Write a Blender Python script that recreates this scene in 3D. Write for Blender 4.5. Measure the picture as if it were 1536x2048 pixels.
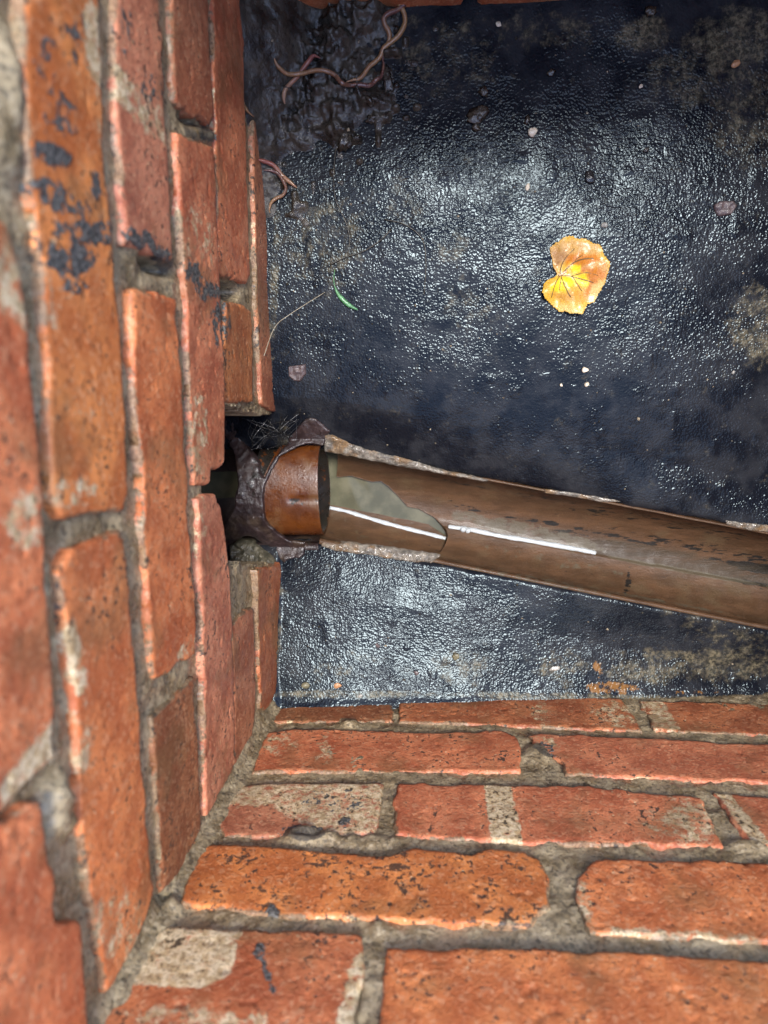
import bpy, math, random
import numpy as np
from mathutils import Matrix, Vector

for o in list(bpy.data.objects):
    bpy.data.objects.remove(o)
scene = bpy.context.scene
COL = scene.collection
random.seed(7)

# ------------------------------------------------------------------ camera
F_PX, IW, IH = 1299.8, 1536.0, 2048.0
H = 0.65                                     # camera height above the channel rim
CAM = np.array([0.1706, 0.3038, H])


def rotvec(w):
    w = np.array(w, float)
    th = np.linalg.norm(w)
    k = w / th
    K = np.array([[0, -k[2], k[1]], [k[2], 0, -k[0]], [-k[1], k[0], 0]])
    return np.eye(3) + math.sin(th) * K + (1 - math.cos(th)) * K @ K


RC = rotvec((0.1741, -0.0891, 0.0130))
cd = bpy.data.cameras.new('camera')
cam = bpy.data.objects.new('camera', cd)
COL.objects.link(cam)
M = Matrix.Identity(4)
for i in range(3):
    for j in range(3):
        M[i][j] = RC.T[i, j]
    M[i][3] = CAM[i]
cam.matrix_world = M
cd.sensor_fit = 'VERTICAL'
cd.sensor_height = 36.0
cd.lens = 36.0 * F_PX / IH
cd.clip_start = 0.01
cd.clip_end = 500
cd.dof.use_dof = True
cd.dof.focus_distance = 0.58
cd.dof.aperture_fstop = 5.2
scene.camera = cam

# ------------------------------------------------------------------ light
SUN_ELEV, SUN_AZ = 71.0, 35.0                # azimuth: degrees from +Y towards +X
world = bpy.data.worlds.new('World')
scene.world = world
world.use_nodes = True
wn = world.node_tree
bg = wn.nodes['Background']
sky = wn.nodes.new('ShaderNodeTexSky')
sky.sky_type = 'NISHITA'
sky.sun_disc = False
sky.sun_elevation = math.radians(SUN_ELEV)
sky.sun_rotation = math.radians(SUN_AZ)
sky.air_density = 1.0
sky.dust_density = 1.0
wn.links.new(sky.outputs[0], bg.inputs[0])
bg.inputs[1].default_value = 0.15
sd_ = bpy.data.lights.new('sun', 'SUN')
sd_.energy = 1.0
sd_.angle = math.radians(14)
sd_.color = (1.0, 0.97, 0.92)
sun = bpy.data.objects.new('sun', sd_)
COL.objects.link(sun)
e_, a_ = math.radians(SUN_ELEV), math.radians(SUN_AZ)
sdir = Vector((math.sin(a_) * math.cos(e_), math.cos(a_) * math.cos(e_), math.sin(e_)))
sun.rotation_euler = sdir.to_track_quat('Z', 'Y').to_euler()
sun.location = (0.3, 0.3, 3)
scene.view_settings.view_transform = 'Standard'
scene.view_settings.look = 'None'
scene.view_settings.exposure = 2.35
scene.view_settings.gamma = 1.0
scene.view_settings.use_curve_mapping = False
cy = scene.cycles
cy.max_bounces = 5
cy.diffuse_bounces = 3
cy.glossy_bounces = 2
cy.transmission_bounces = 3
cy.transparent_max_bounces = 4
cy.caustics_reflective = False
cy.caustics_refractive = False


# ------------------------------------------------------------------ maths helpers
def ray(x, y):
    d = np.array([(x - 768) / F_PX, -(y - 1024) / F_PX, -1.0])
    return RC.T @ d


def project(P):
    q = (np.asarray(P, float) - CAM) @ RC.T
    return np.stack([768 + F_PX * q[..., 0] / -q[..., 2], 1024 - F_PX * q[..., 1] / -q[..., 2]], -1)


def on_z(x, y, z):
    d = ray(x, y)
    return CAM + d * ((z - CAM[2]) / d[2])


def on_surf(x, y, f):
    z = 0.0
    for _ in range(7):
        p = on_z(x, y, z)
        z = 0.15 * z + 0.85 * float(f(np.array([p[0]]), np.array([p[1]]))[0])
    p = on_z(x, y, z)
    return p


def on_plane(x, y, O, W):
    d = ray(x, y)
    return CAM + d * (((O - CAM) @ W) / (d @ W))


def _hash(ix, iy, iz, seed):
    h = (ix.astype(np.int64) * 374761393 + iy.astype(np.int64) * 668265263 + iz.astype(np.int64) * 2147483647 + seed * 1274126177)
    h = (h ^ (h >> 13)) * 1274126177
    h = h ^ (h >> 16)
    return (h & 0xFFFF) / 65535.0


def noise3(P, scale, seed=0):
    """value noise, -1..1"""
    Q = P * scale
    I = np.floor(Q).astype(np.int64)
    Fr = Q - I
    Fr = Fr * Fr * Fr * (Fr * (Fr * 6 - 15) + 10)
    x, y, z = I[..., 0], I[..., 1], I[..., 2]
    out = 0
    for dx in (0, 1):
        for dy in (0, 1):
            for dz in (0, 1):
                w = (Fr[..., 0] if dx else 1 - Fr[..., 0]) * (Fr[..., 1] if dy else 1 - Fr[..., 1]) * (Fr[..., 2] if dz else 1 - Fr[..., 2])
                out = out + w * _hash(x + dx, y + dy, z + dz, seed)
    return out * 2 - 1


def fbm(P, scale, oct=3, seed=0, gain=0.5):
    s, a, t = 0, 1.0, 0
    for i in range(oct):
        s = s + a * noise3(P, scale * 2 ** i, seed + i * 17)
        t += a
        a *= gain
    return s / t


def poly_sdf(P, poly):
    poly = np.asarray(poly, float)
    n = len(poly)
    d2 = np.full(P.shape[:-1], 1e9)
    inside = np.zeros(P.shape[:-1], bool)
    for i in range(n):
        a, b = poly[i], poly[(i + 1) % n]
        e = b - a
        w = P - a
        t = np.clip((w @ e) / (e @ e + 1e-18), 0, 1)
        q = w - t[..., None] * e
        d2 = np.minimum(d2, (q ** 2).sum(-1))
        c = (a[1] > P[..., 1]) != (b[1] > P[..., 1])
        with np.errstate(divide='ignore', invalid='ignore'):
            xi = a[0] + (P[..., 1] - a[1]) * e[0] / (e[1] if abs(e[1]) > 1e-15 else 1e-15)
        inside ^= c & (P[..., 0] < xi)
    d = np.sqrt(d2)
    return np.where(inside, -d, d)


def round_poly(poly, it=2):
    """Chaikin corner cutting, light"""
    P = np.asarray(poly, float)
    for _ in range(it):
        N = np.roll(P, -1, 0)
        P = np.stack([P * .82 + N * .18, P * .18 + N * .82], 1).reshape(-1, 2)
    return P


def catmull(pts, n=8):
    P = np.asarray(pts, float)
    P = np.vstack([2 * P[0] - P[1], P, 2 * P[-1] - P[-2]])
    out = []
    for i in range(1, len(P) - 2):
        p0, p1, p2, p3 = P[i - 1:i + 3]
        for k in range(n):
            t = k / n
            out.append(.5 * ((2 * p1) + (-p0 + p2) * t + (2 * p0 - 5 * p1 + 4 * p2 - p3) * t * t + (-p0 + 3 * p1 - 3 * p2 + p3) * t ** 3))
    out.append(P[-2])
    return np.array(out)


def sstep(a, b, x):
    t = np.clip((x - a) / (b - a), 0, 1)
    return t * t * (3 - 2 * t)


# ------------------------------------------------------------------ objects
def link(name, me, mat=None, parent=None):
    o = bpy.data.objects.new(name, me)
    COL.objects.link(o)
    if mat is not None:
        me.materials.append(mat)
    if parent is not None:
        o.parent = parent
        o.matrix_parent_inverse = parent.matrix_world.inverted() if parent.type != 'EMPTY' else Matrix.Translation(-parent.location)
    return o


def tag(o, label=None, cat=None, group=None, kind=None):
    if label:
        o['label'] = label
    if cat:
        o['category'] = cat
    if group:
        o['group'] = group
    if kind:
        o['kind'] = kind
    return o


def empty(name, loc):
    o = bpy.data.objects.new(name, None)
    COL.objects.link(o)
    o.location = loc
    o.empty_display_size = 0.02
    return o


def mesh_from(name, V, Fc, attrs=None, smooth=True):
    me = bpy.data.meshes.new(name)
    V = np.asarray(V, np.float32)
    quads = np.asarray(Fc, np.int32)
    nf, k = quads.shape
    me.vertices.add(len(V))
    me.vertices.foreach_set('co', V.ravel())
    me.loops.add(nf * k)
    me.loops.foreach_set('vertex_index', quads.ravel())
    me.polygons.add(nf)
    me.polygons.foreach_set('loop_start', np.arange(0, nf * k, k, dtype=np.int32))
    me.polygons.foreach_set('loop_total', np.full(nf, k, np.int32))
    me.polygons.foreach_set('use_smooth', np.full(nf, smooth, bool))
    me.update()
    me.validate()
    for nm, arr in (attrs or {}).items():
        arr = np.asarray(arr, np.float32)
        if arr.ndim == 2:
            at = me.attributes.new(nm, 'FLOAT_COLOR', 'POINT')
            at.data.foreach_set('color', np.hstack([arr[:, :3], np.ones((len(arr), 1), np.float32)]).ravel().astype(np.float32))
        else:
            at = me.attributes.new(nm, 'FLOAT', 'POINT')
            at.data.foreach_set('value', arr)
    return me


def grid_clip(G, sd, res):
    """G (nu,nv,2) plane coords, sd (nu,nv): returns kept verts index map, snapped coords, faces"""
    gx, gy = np.gradient(sd)
    gl = np.sqrt(gx ** 2 + gy ** 2) + 1e-12
    nrm = np.stack([gx / gl, gy / gl], -1)
    snap = (sd > 0) & (sd < 1.6 * res)
    G = np.where(snap[..., None], G - nrm * sd[..., None], G)
    ok = sd < 1.6 * res
    fk = ok[:-1, :-1] & ok[1:, :-1] & ok[1:, 1:] & ok[:-1, 1:]
    neg = (sd <= 0)
    fk &= (neg[:-1, :-1] | neg[1:, :-1] | neg[1:, 1:] | neg[:-1, 1:])
    nu, nv = sd.shape
    idx = np.arange(nu * nv).reshape(nu, nv)
    Fq = np.stack([idx[:-1, :-1], idx[1:, :-1], idx[1:, 1:], idx[:-1, 1:]], -1)[fk]
    used = np.unique(Fq)
    remap = -np.ones(nu * nv, int)
    remap[used] = np.arange(len(used))
    return used, G.reshape(-1, 2)[used], remap[Fq]


def boundary(Fq):
    E = np.concatenate([Fq[:, [0, 1]], Fq[:, [1, 2]], Fq[:, [2, 3]], Fq[:, [3, 0]]])
    key = np.sort(E, 1)
    _, inv, cnt = np.unique(key, axis=0, return_inverse=True, return_counts=True)
    return E[cnt[inv.ravel()] == 1]


def slab(name, poly, frame, hfun, depth, res, mat=None, parent=None, attrs=None, edge_noise=0.0, en_scale=120, seed=0, cap=False):
    """Solid cut from a plane: outline `poly` (local u,v), front height hfun(uv, sd, P) along W, sides going back by `depth`."""
    O, U, V, W = frame
    poly = np.asarray(poly, float)
    lo, hi = poly.min(0) - 4 * res, poly.max(0) + 4 * res
    nu, nv = max(3, int((hi[0] - lo[0]) / res) + 1), max(3, int((hi[1] - lo[1]) / res) + 1)
    G = np.stack(np.meshgrid(lo[0] + np.arange(nu) * res, lo[1] + np.arange(nv) * res, indexing='ij'), -1)
    sd = poly_sdf(G, poly)
    if edge_noise:
        P3 = np.concatenate([G, np.full(G.shape[:-1] + (1,), seed * 3.7)], -1)
        sd = sd + edge_noise * (fbm(P3, en_scale, 3, seed) * .8 + .3 * noise3(P3, en_scale * .35, seed + 5))
    used, uv, Fq = grid_clip(G, sd, res)
    s = np.minimum(sd.reshape(-1)[used], 0)
    P = O + uv[:, :1] * U + uv[:, 1:] * V
    h = hfun(uv, s, P)
    Pf = P + h[:, None] * W
    n = len(Pf)
    bd = boundary(Fq)
    bv = np.unique(bd)
    rm = -np.ones(n, int)
    rm[bv] = np.arange(len(bv)) + n
    back = P[bv] - depth * W
    sides = np.stack([bd[:, 1], bd[:, 0], rm[bd[:, 0]], rm[bd[:, 1]]], -1)
    allV = np.vstack([Pf, back])
    Fa = np.vstack([Fq, sides])
    if cap:
        allV = np.vstack([allV, P - depth * W])
        Fa = np.vstack([Fa, Fq[:, ::-1] + n + len(bv)])
    at = {}
    if attrs:
        for k, fn in attrs.items():
            v = fn(uv, s, Pf)
            v2 = np.concatenate([v, v[bv]])
            if cap:
                v2 = np.concatenate([v2, v])
            at[k] = v2
    me = mesh_from(name, allV, Fa, at)
    return link(name, me, mat, parent)


def tube(name, pts, rad, mat, parent=None, sides=10, attrs=None, n=8):
    P = catmull(pts, n)
    m = len(P)
    T = np.gradient(P, axis=0)
    T /= np.linalg.norm(T, axis=1)[:, None] + 1e-12
    ref = np.array([0, 0, 1.0])
    V = []
    Nn = np.cross(T[0], ref)
    if np.linalg.norm(Nn) < 1e-3:
        Nn = np.cross(T[0], [1, 0, 0])
    for i in range(m):
        Nn = Nn - T[i] * (Nn @ T[i])
        Nn /= np.linalg.norm(Nn) + 1e-12
        Bn = np.cross(T[i], Nn)
        r = rad(i / (m - 1)) if callable(rad) else rad
        for k in range(sides):
            a = 2 * math.pi * k / sides
            V.append(P[i] + r * (math.cos(a) * Nn + math.sin(a) * Bn))
    Fq = []
    for i in range(m - 1):
        for k in range(sides):
            a, b = i * sides + k, i * sides + (k + 1) % sides
            Fq.append((a, b, b + sides, a + sides))
    V += [P[0], P[-1]]
    c0, c1 = len(V) - 2, len(V) - 1
    for k in range(0, sides, 2):
        Fq.append((c0, (k + 2) % sides, k + 1, k))
        b = (m - 1) * sides
        Fq.append((c1, b + k, b + k + 1, b + (k + 2) % sides))
    tt = np.concatenate([np.repeat(np.linspace(0, 1, m), sides), [0, 1]])
    me = mesh_from(name, V, Fq, {'t': tt})
    return link(name, me, mat, parent)


# ------------------------------------------------------------------ materials
def new_mat(name):
    m = bpy.data.materials.new(name)
    m.use_nodes = True
    nt = m.node_tree
    b = nt.nodes['Principled BSDF']
    return m, nt, b


class NT:
    def __init__(self, nt):
        self.nt = nt
        self.tc = nt.nodes.new('ShaderNodeTexCoord')

    def n(self, t, **kw):
        nd = self.nt.nodes.new(t)
        for k, v in kw.items():
            setattr(nd, k, v)
        return nd

    def put(self, sock, v):
        if hasattr(v, 'node'):
            self.nt.links.new(v, sock)
        elif isinstance(v, (tuple, list)):
            sock.default_value = tuple(v) + ((1,) if len(v) == 3 and len(sock.default_value) == 4 else ())
        else:
            sock.default_value = v

    def noise(self, scale, detail=4, rough=.55, vec=None, dist=0):
        nd = self.n('ShaderNodeTexNoise')
        nd.inputs['Scale'].default_value = scale
        nd.inputs['Detail'].default_value = detail
        nd.inputs['Roughness'].default_value = rough
        nd.inputs['Distortion'].default_value = dist
        self.nt.links.new(vec if vec is not None else self.tc.outputs['Object'], nd.inputs['Vector'])
        return nd.outputs['Fac']

    def voro(self, scale, feature='F1', vec=None, out='Distance', rand=1.0):
        nd = self.n('ShaderNodeTexVoronoi', feature=feature)
        nd.inputs['Scale'].default_value = scale
        nd.inputs['Randomness'].default_value = rand
        self.nt.links.new(vec if vec is not None else self.tc.outputs['Object'], nd.inputs['Vector'])
        return nd.outputs[out]

    def math(self, op, a, b=0.0, c=0.0, clamp=False):
        nd = self.n('ShaderNodeMath', operation=op)
        nd.use_clamp = clamp
        for i, v in enumerate((a, b, c)):
            self.put(nd.inputs[i], v)
        return nd.outputs[0]

    def ramp(self, x, lo, hi, a=0.0, b=1.0):
        nd = self.n('ShaderNodeMapRange', interpolation_type='SMOOTHSTEP')
        self.put(nd.inputs['Value'], x)
        nd.inputs['From Min'].default_value = lo
        nd.inputs['From Max'].default_value = hi
        nd.inputs['To Min'].default_value = a
        nd.inputs['To Max'].default_value = b
        return nd.outputs[0]

    def mix(self, f, a, b, blend='MIX'):
        nd = self.n('ShaderNodeMix', data_type='RGBA', blend_type=blend)
        self.put(nd.inputs[0], f)
        self.put(nd.inputs[6], a)
        self.put(nd.inputs[7], b)
        return nd.outputs[2]

    def attr(self, name, out='Fac'):
        nd = self.n('ShaderNodeAttribute', attribute_name=name)
        return nd.outputs[out]

    def bump(self, h, strength, dist, normal=None):
        nd = self.n('ShaderNodeBump')
        nd.inputs['Strength'].default_value = strength
        nd.inputs['Distance'].default_value = dist
        self.put(nd.inputs['Height'], h)
        if normal is not None:
            self.nt.links.new(normal, nd.inputs['Normal'])
        return nd.outputs[0]

    def mapping(self, scale, rot=(0, 0, 0), vec=None):
        nd = self.n('ShaderNodeMapping')
        nd.inputs['Scale'].default_value = scale
        nd.inputs['Rotation'].default_value = rot
        self.nt.links.new(vec if vec is not None else self.tc.outputs['Object'], nd.inputs['Vector'])
        return nd.outputs[0]


def mat_brick():
    m, nt, b = new_mat('wet_red_brick')
    q = NT(nt)
    tint = q.attr('tint', 'Color')
    big = q.noise(26, 2)
    mid = q.noise(110, 4, .65)
    fine = q.noise(520, 3, .7)
    grain = q.voro(430, out='Color')
    gsep = q.n('ShaderNodeSeparateColor')
    nt.links.new(grain, gsep.inputs[0])
    g0 = gsep.outputs[0]
    c_ = lambda x, k: q.math('MULTIPLY', q.math('SUBTRACT', x, .5), k)
    col = q.mix(q.ramp(big, .36, .64), q.mix(1.0, tint, (.74, .66, .66), 'MULTIPLY'), q.mix(1.0, tint, (1.2, 1.34, 1.34), 'MULTIPLY'))
    col = q.mix(q.ramp(mid, .46, .68, 0, .6), col, q.mix(1.0, tint, (.60, .52, .50), 'MULTIPLY'))
    col = q.mix(q.ramp(fine, .50, .66, 0, .45), col, q.mix(.55, tint, (.60, .33, .17)))
    col = q.mix(q.ramp(fine, .44, .32, 0, .45), col, q.mix(1.0, tint, (.5, .42, .4), 'MULTIPLY'))
    col = q.mix(q.ramp(g0, .84, .90, 0, .35), col, q.mix(.6, tint, (.70, .45, .25)))
    col = q.mix(q.ramp(g0, .10, .06, 0, .4), col, q.mix(1.0, tint, (.4, .35, .35), 'MULTIPLY'))
    # pale salts and lime smears of irregular outline, plus top light painted on edges
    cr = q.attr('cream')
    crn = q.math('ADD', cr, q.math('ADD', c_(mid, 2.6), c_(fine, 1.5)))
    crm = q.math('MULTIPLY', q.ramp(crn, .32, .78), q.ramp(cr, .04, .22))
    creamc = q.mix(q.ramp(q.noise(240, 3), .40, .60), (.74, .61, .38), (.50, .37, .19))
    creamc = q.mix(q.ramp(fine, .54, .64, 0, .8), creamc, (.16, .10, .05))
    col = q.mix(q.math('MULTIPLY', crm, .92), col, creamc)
    # mortar smeared over the edges; its colour also dims the sunlit upper rims
    sm = q.ramp(q.math('ADD', q.attr('smear_shade'), q.math('ADD', c_(mid, 2.0), c_(fine, 1.0))), .50, .70)
    sm = q.math('MULTIPLY', sm, q.ramp(q.attr('smear_shade'), .05, .25))
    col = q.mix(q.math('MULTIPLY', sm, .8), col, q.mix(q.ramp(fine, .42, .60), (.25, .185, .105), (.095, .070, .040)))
    # pale grit inclusions
    vd = q.voro(140)
    g1m = q.math('MULTIPLY', q.ramp(vd, .08, .13, 1, 0), q.ramp(big, .50, .54))
    col = q.mix(q.math('MULTIPLY', g1m, .8), col, (.66, .48, .27))
    # dark pores and specks
    spk = q.attr('speck')
    col = q.mix(q.ramp(q.noise(17, 3, .6), .52, .66, 0, .42), col, (.15, .095, .040))
    sp = q.math('ADD', q.math('ADD', q.noise(240, 3, .65), q.math('MULTIPLY', spk, .9)), c_(big, .5))
    pores = q.ramp(sp, .665, .70)
    col = q.mix(q.math('MULTIPLY', pores, .88), col, (.045, .036, .028))
    # cement and sludge splashes
    gr = q.attr('grime_shade')
    grn = q.math('ADD', gr, q.math('ADD', c_(mid, 3.0), c_(q.noise(260, 3, .6), 1.8)))
    grm = q.ramp(grn, .50, .62)
    grm = q.math('MULTIPLY', grm, q.ramp(gr, .12, .3))
    col = q.mix(grm, col, q.mix(q.ramp(fine, .42, .60), (.035, .034, .032), (.17, .16, .14)))
    q.put(b.inputs['Base Color'], col)
    q.put(b.inputs['Roughness'], q.ramp(mid, .3, .7, .30, .58))
    b.inputs['Coat Weight'].default_value = .12
    b.inputs['Coat Roughness'].default_value = .25
    b.inputs['Specular IOR Level'].default_value = .35
    hgt = q.math('ADD', q.math('MULTIPLY', fine, 1.0), q.math('MULTIPLY', g0, .10))
    hgt = q.math('SUBTRACT', hgt, q.math('MULTIPLY', pores, .5))
    hgt = q.math('ADD', hgt, q.math('MULTIPLY', grm, q.math('ADD', q.math('MULTIPLY', fine, 1.5), .4)))
    q.put(b.inputs['Normal'], q.bump(hgt, .9, .0011))
    return m


def mat_mortar():
    m, nt, b = new_mat('wet_sandy_mortar')
    q = NT(nt)
    n1 = q.noise(55, 3)
    n2 = q.noise(420, 4, .7)
    gd = q.voro(430, out='Color')
    gsep = q.n('ShaderNodeSeparateColor')
    nt.links.new(gd, gsep.inputs[0])
    g0 = gsep.outputs[0]
    col = q.mix(q.ramp(n1, .38, .62), (.225, .165, .086), (.38, .295, .17))
    col = q.mix(q.ramp(n2, .48, .64, 0, .6), col, (.07, .056, .038))
    col = q.mix(q.ramp(g0, .78, .88, 0, .55), col, (.44, .35, .22))
    col = q.mix(q.ramp(g0, .14, .08, 0, .5), col, (.04, .032, .022))
    gr = q.ramp(q.math('ADD', q.attr('grime_shade'), q.math('MULTIPLY', q.math('SUBTRACT', q.noise(70, 4), .5), 2.2)), .42, .62)
    col = q.mix(q.math('MULTIPLY', gr, .8), col, (.065, .058, .048))
    q.put(b.inputs['Base Color'], col)
    q.put(b.inputs['Roughness'], q.ramp(n1, .35, .65, .25, .6))
    b.inputs['Coat Weight'].default_value = .35
    b.inputs['Coat Roughness'].default_value = .12
    h = q.math('ADD', n2, q.math('MULTIPLY', g0, .25))
    q.put(b.inputs['Normal'], q.bump(h, 1.0, .0014))
    return m


def mat_bench():
    m, nt, b = new_mat('wet_black_bitumen')
    q = NT(nt)
    n1 = q.noise(32, 4, .6)
    nd = q.noise(80, 5, .7)
    n2 = q.noise(640, 2, .6)
    n3 = q.noise(290, 3, .65)
    base = q.mix(q.ramp(n1, .38, .64), (.005, .006, .009), (.018, .019, .022))
    d = q.math('ADD', q.attr('dirt'), q.math('MULTIPLY', q.math('SUBTRACT', nd, .5), 2.6))
    dm = q.ramp(d, .20, 1.15)
    dirt = q.mix(q.ramp(n3, .40, .60), (.045, .040, .024), (.17, .14, .085))
    col = q.mix(q.math('MULTIPLY', dm, .8), base, dirt)
    ru = q.ramp(q.math('ADD', q.attr('rust'), q.math('MULTIPLY', q.math('SUBTRACT', nd, .5), 5.0)), .6, 1.0)
    ru = q.math('MULTIPLY', ru, q.ramp(q.attr('rust'), .1, .35))
    col = q.mix(q.math('MULTIPLY', ru, .8), col, (.20, .09, .02))
    q.put(b.inputs['Base Color'], col)
    q.put(b.inputs['Roughness'], q.math('ADD', q.ramp(nd, .36, .64, .09, .17), q.math('MULTIPLY', dm, .14)))
    b.inputs['Specular IOR Level'].default_value = .15
    b.inputs['Specular Tint'].default_value = (.76, .92, 1.0, 1)
    h = q.math('ADD', q.noise(580, 0.0), q.math('MULTIPLY', q.noise(310, 0.0), .7))
    h = q.math('MULTIPLY', h, q.ramp(q.noise(30, 3), .36, .64, .6, 1.25))
    q.put(b.inputs['Normal'], q.bump(h, 1.0, .00040))
    return m


def mat_mud():
    m, nt, b = new_mat('wet_black_sludge')
    q = NT(nt)
    n1 = q.noise(50, 5, .65)
    col = q.mix(q.ramp(n1, .35, .7), (.014, .012, .010), (.060, .051, .038))
    f = q.noise(420, 4, .7)
    col = q.mix(q.ramp(f, .6, .72, 0, .4), col, (.10, .08, .05))
    q.put(b.inputs['Base Color'], col)
    dry = q.attr('dry')
    q.put(b.inputs['Roughness'], q.math('ADD', q.ramp(q.noise(90, 4), .3, .7, .05, .20), q.math('MULTIPLY', dry, .4)))
    h = q.math('ADD', q.noise(240, 5, .65), q.math('MULTIPLY', q.noise(90, 3), 1.2))
    q.put(b.inputs['Normal'], q.bump(h, .9, .0014))
    return m


def mat_clay(name, c1, c2, rough=(.18, .42), stretch=None, bump=.0012, speck=.5, coat=.4, spec=.5):
    m, nt, b = new_mat(name)
    q = NT(nt)
    vec = q.mapping(*stretch) if stretch else None
    n1 = q.noise(70, 5, .6, vec)
    n2 = q.noise(420, 4, .7)
    col = q.mix(q.ramp(n1, .35, .68), c1, c2)
    col = q.mix(q.ramp(q.noise(35, 3), .5, .75, 0, .6), col, q.mix(.6, c1, (.12, .085, .045)))
    col = q.mix(q.ramp(n2, .62, .76, 0, speck), col, (.20, .145, .085))
    gr = q.ramp(q.math('ADD', q.attr('grime_shade'), q.math('MULTIPLY', q.math('SUBTRACT', q.noise(150, 4, .7, vec), .5), 3.4)), .55, .72)
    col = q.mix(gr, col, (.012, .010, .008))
    fm = q.ramp(q.math('ADD', q.attr('film_shade'), q.math('MULTIPLY', q.math('SUBTRACT', q.noise(60, 4, .6, vec), .5), 1.6)), .3, .8)
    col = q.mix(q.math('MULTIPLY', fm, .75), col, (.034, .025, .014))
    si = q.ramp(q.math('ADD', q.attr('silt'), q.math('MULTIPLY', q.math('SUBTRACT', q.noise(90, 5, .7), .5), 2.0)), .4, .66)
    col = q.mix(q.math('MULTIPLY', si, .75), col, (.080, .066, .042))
    q.put(b.inputs['Base Color'], col)
    q.put(b.inputs['Roughness'], q.ramp(q.noise(110, 4), .3, .7, rough[0], rough[1]))
    b.inputs['Coat Weight'].default_value = coat
    b.inputs['Specular IOR Level'].default_value = spec
    b.inputs['Coat Roughness'].default_value = .08
    q.put(b.inputs['Normal'], q.bump(q.math('ADD', n2, q.noise(180, 4, .6, vec)), .4, bump))
    return m


def mat_cement():
    m, nt, b = new_mat('pale_crumbled_cement')
    q = NT(nt)
    n1 = q.noise(140, 5, .7)
    n2 = q.noise(600, 4, .7)
    col = q.mix(q.ramp(n1, .35, .65), (.11, .095, .075), (.34, .30, .24))
    col = q.mix(q.ramp(q.noise(50, 3), .5, .68, 0, .7), col, (.25, .13, .035))
    col = q.mix(q.ramp(n2, .5, .66, 0, .6), col, (.05, .05, .05))
    q.put(b.inputs['Base Color'], col)
    q.put(b.inputs['Roughness'], .35)
    b.inputs['Coat Weight'].default_value = .4
    q.put(b.inputs['Normal'], q.bump(q.math('ADD', n1, n2), .9, .003))
    return m


def mat_water():
    m, nt, b = new_mat('murky_standing_water')
    q = NT(nt)
    n1 = q.noise(45, 4, .55)
    col = q.mix(q.ramp(n1, .35, .7), (.075, .073, .046), (.125, .117, .074))
    q.put(b.inputs['Base Color'], col)
    b.inputs['Roughness'].default_value = .07
    b.inputs['IOR'].default_value = 1.33
    q.put(b.inputs['Alpha'], q.ramp(q.noise(30, 3), .35, .65, .93, .99))
    return m


def mat_bead():
    m, nt, b = new_mat('clear_water_bead')
    q = NT(nt)
    q.put(b.inputs['Normal'], q.bump(q.noise(420, 2), .8, .0009))
    b.inputs['Base Color'].default_value = (.8, .85, .85, 1)
    b.inputs['Roughness'].default_value = .04
    b.inputs['Transmission Weight'].default_value = .5
    b.inputs['IOR'].default_value = 1.45
    return m


def mat_plain(name, c1, c2, scale=200, rough=.4, bump=.001, coat=.3, sss=0):
    m, nt, b = new_mat(name)
    q = NT(nt)
    n1 = q.noise(scale, 5, .65)
    q.put(b.inputs['Base Color'], q.mix(q.ramp(n1, .35, .68), c1, c2))
    q.put(b.inputs['Roughness'], rough)
    b.inputs['Coat Weight'].default_value = coat
    b.inputs['Coat Roughness'].default_value = .1
    q.put(b.inputs['Normal'], q.bump(q.noise(scale * 2.5, 4, .6), .5, bump))
    return m


def mat_worm(name, c1, c2):
    m, nt, b = new_mat(name)
    q = NT(nt)
    t = q.attr('t')
    rings = q.math('SINE', q.math('MULTIPLY', t, 520.0))
    col = q.mix(q.ramp(t, .25, .8), c1, c2)
    col = q.mix(q.ramp(q.noise(160, 3), .45, .7, 0, .6), col, q.mix(.5, c1, (.40, .22, .10)))
    col = q.mix(q.ramp(rings, .2, 1, 0, .35), col, q.mix(.7, c1, (.06, .02, .02)))
    q.put(b.inputs['Base Color'], col)
    b.inputs['Roughness'].default_value = .22
    b.inputs['Coat Weight'].default_value = .6
    b.inputs['Coat Roughness'].default_value = .06
    b.inputs['Subsurface Weight'].default_value = .15
    b.inputs['Subsurface Radius'].default_value = (.002, .0008, .0005)
    q.put(b.inputs['Normal'], q.bump(rings, .35, .0004))
    return m


def mat_leaf():
    m, nt, b = new_mat('yellow_autumn_leaf')
    q = NT(nt)
    col = q.attr('tint', 'Color')
    n = q.noise(330, 5, .7)
    col = q.mix(q.ramp(n, .5, .75, 0, .55), col, q.mix(1.0, col, (.62, .42, .3), 'MULTIPLY'))
    v = q.voro(520, 'DISTANCE_TO_EDGE')
    col = q.mix(q.ramp(v, 0, .06, .35, 0), col, q.mix(1.0, col, (.7, .5, .3), 'MULTIPLY'))
    q.put(b.inputs['Base Color'], col)
    b.inputs['Roughness'].default_value = .42
    b.inputs['Coat Weight'].default_value = .35
    b.inputs['Coat Roughness'].default_value = .25
    q.put(b.inputs['Normal'], q.bump(q.math('ADD', n, q.ramp(v, 0, .1)), .4, .0012))
    return m


BRICK, MORTAR, BENCH, MUD = mat_brick(), mat_mortar(), mat_bench(), mat_mud()
CEMENT, WATER, BEAD, LEAF = mat_cement(), mat_water(), mat_bead(), mat_leaf()

# ------------------------------------------------------------------ frames of the four walls
AL = -0.0277
ZERO = np.zeros(3)
Wl = np.array([math.cos(AL), math.sin(AL), 0.0])
Ul = np.array([-math.sin(AL), math.cos(AL), 0.0])
VZ = np.array([0, 0, 1.0])
FR_L = (ZERO, Ul, VZ, Wl)                                   # wall at the left of the picture
FR_B = (ZERO, np.array([-1.0, 0, 0]), VZ, np.array([0, 1.0, 0]))   # wall along the bottom


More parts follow.
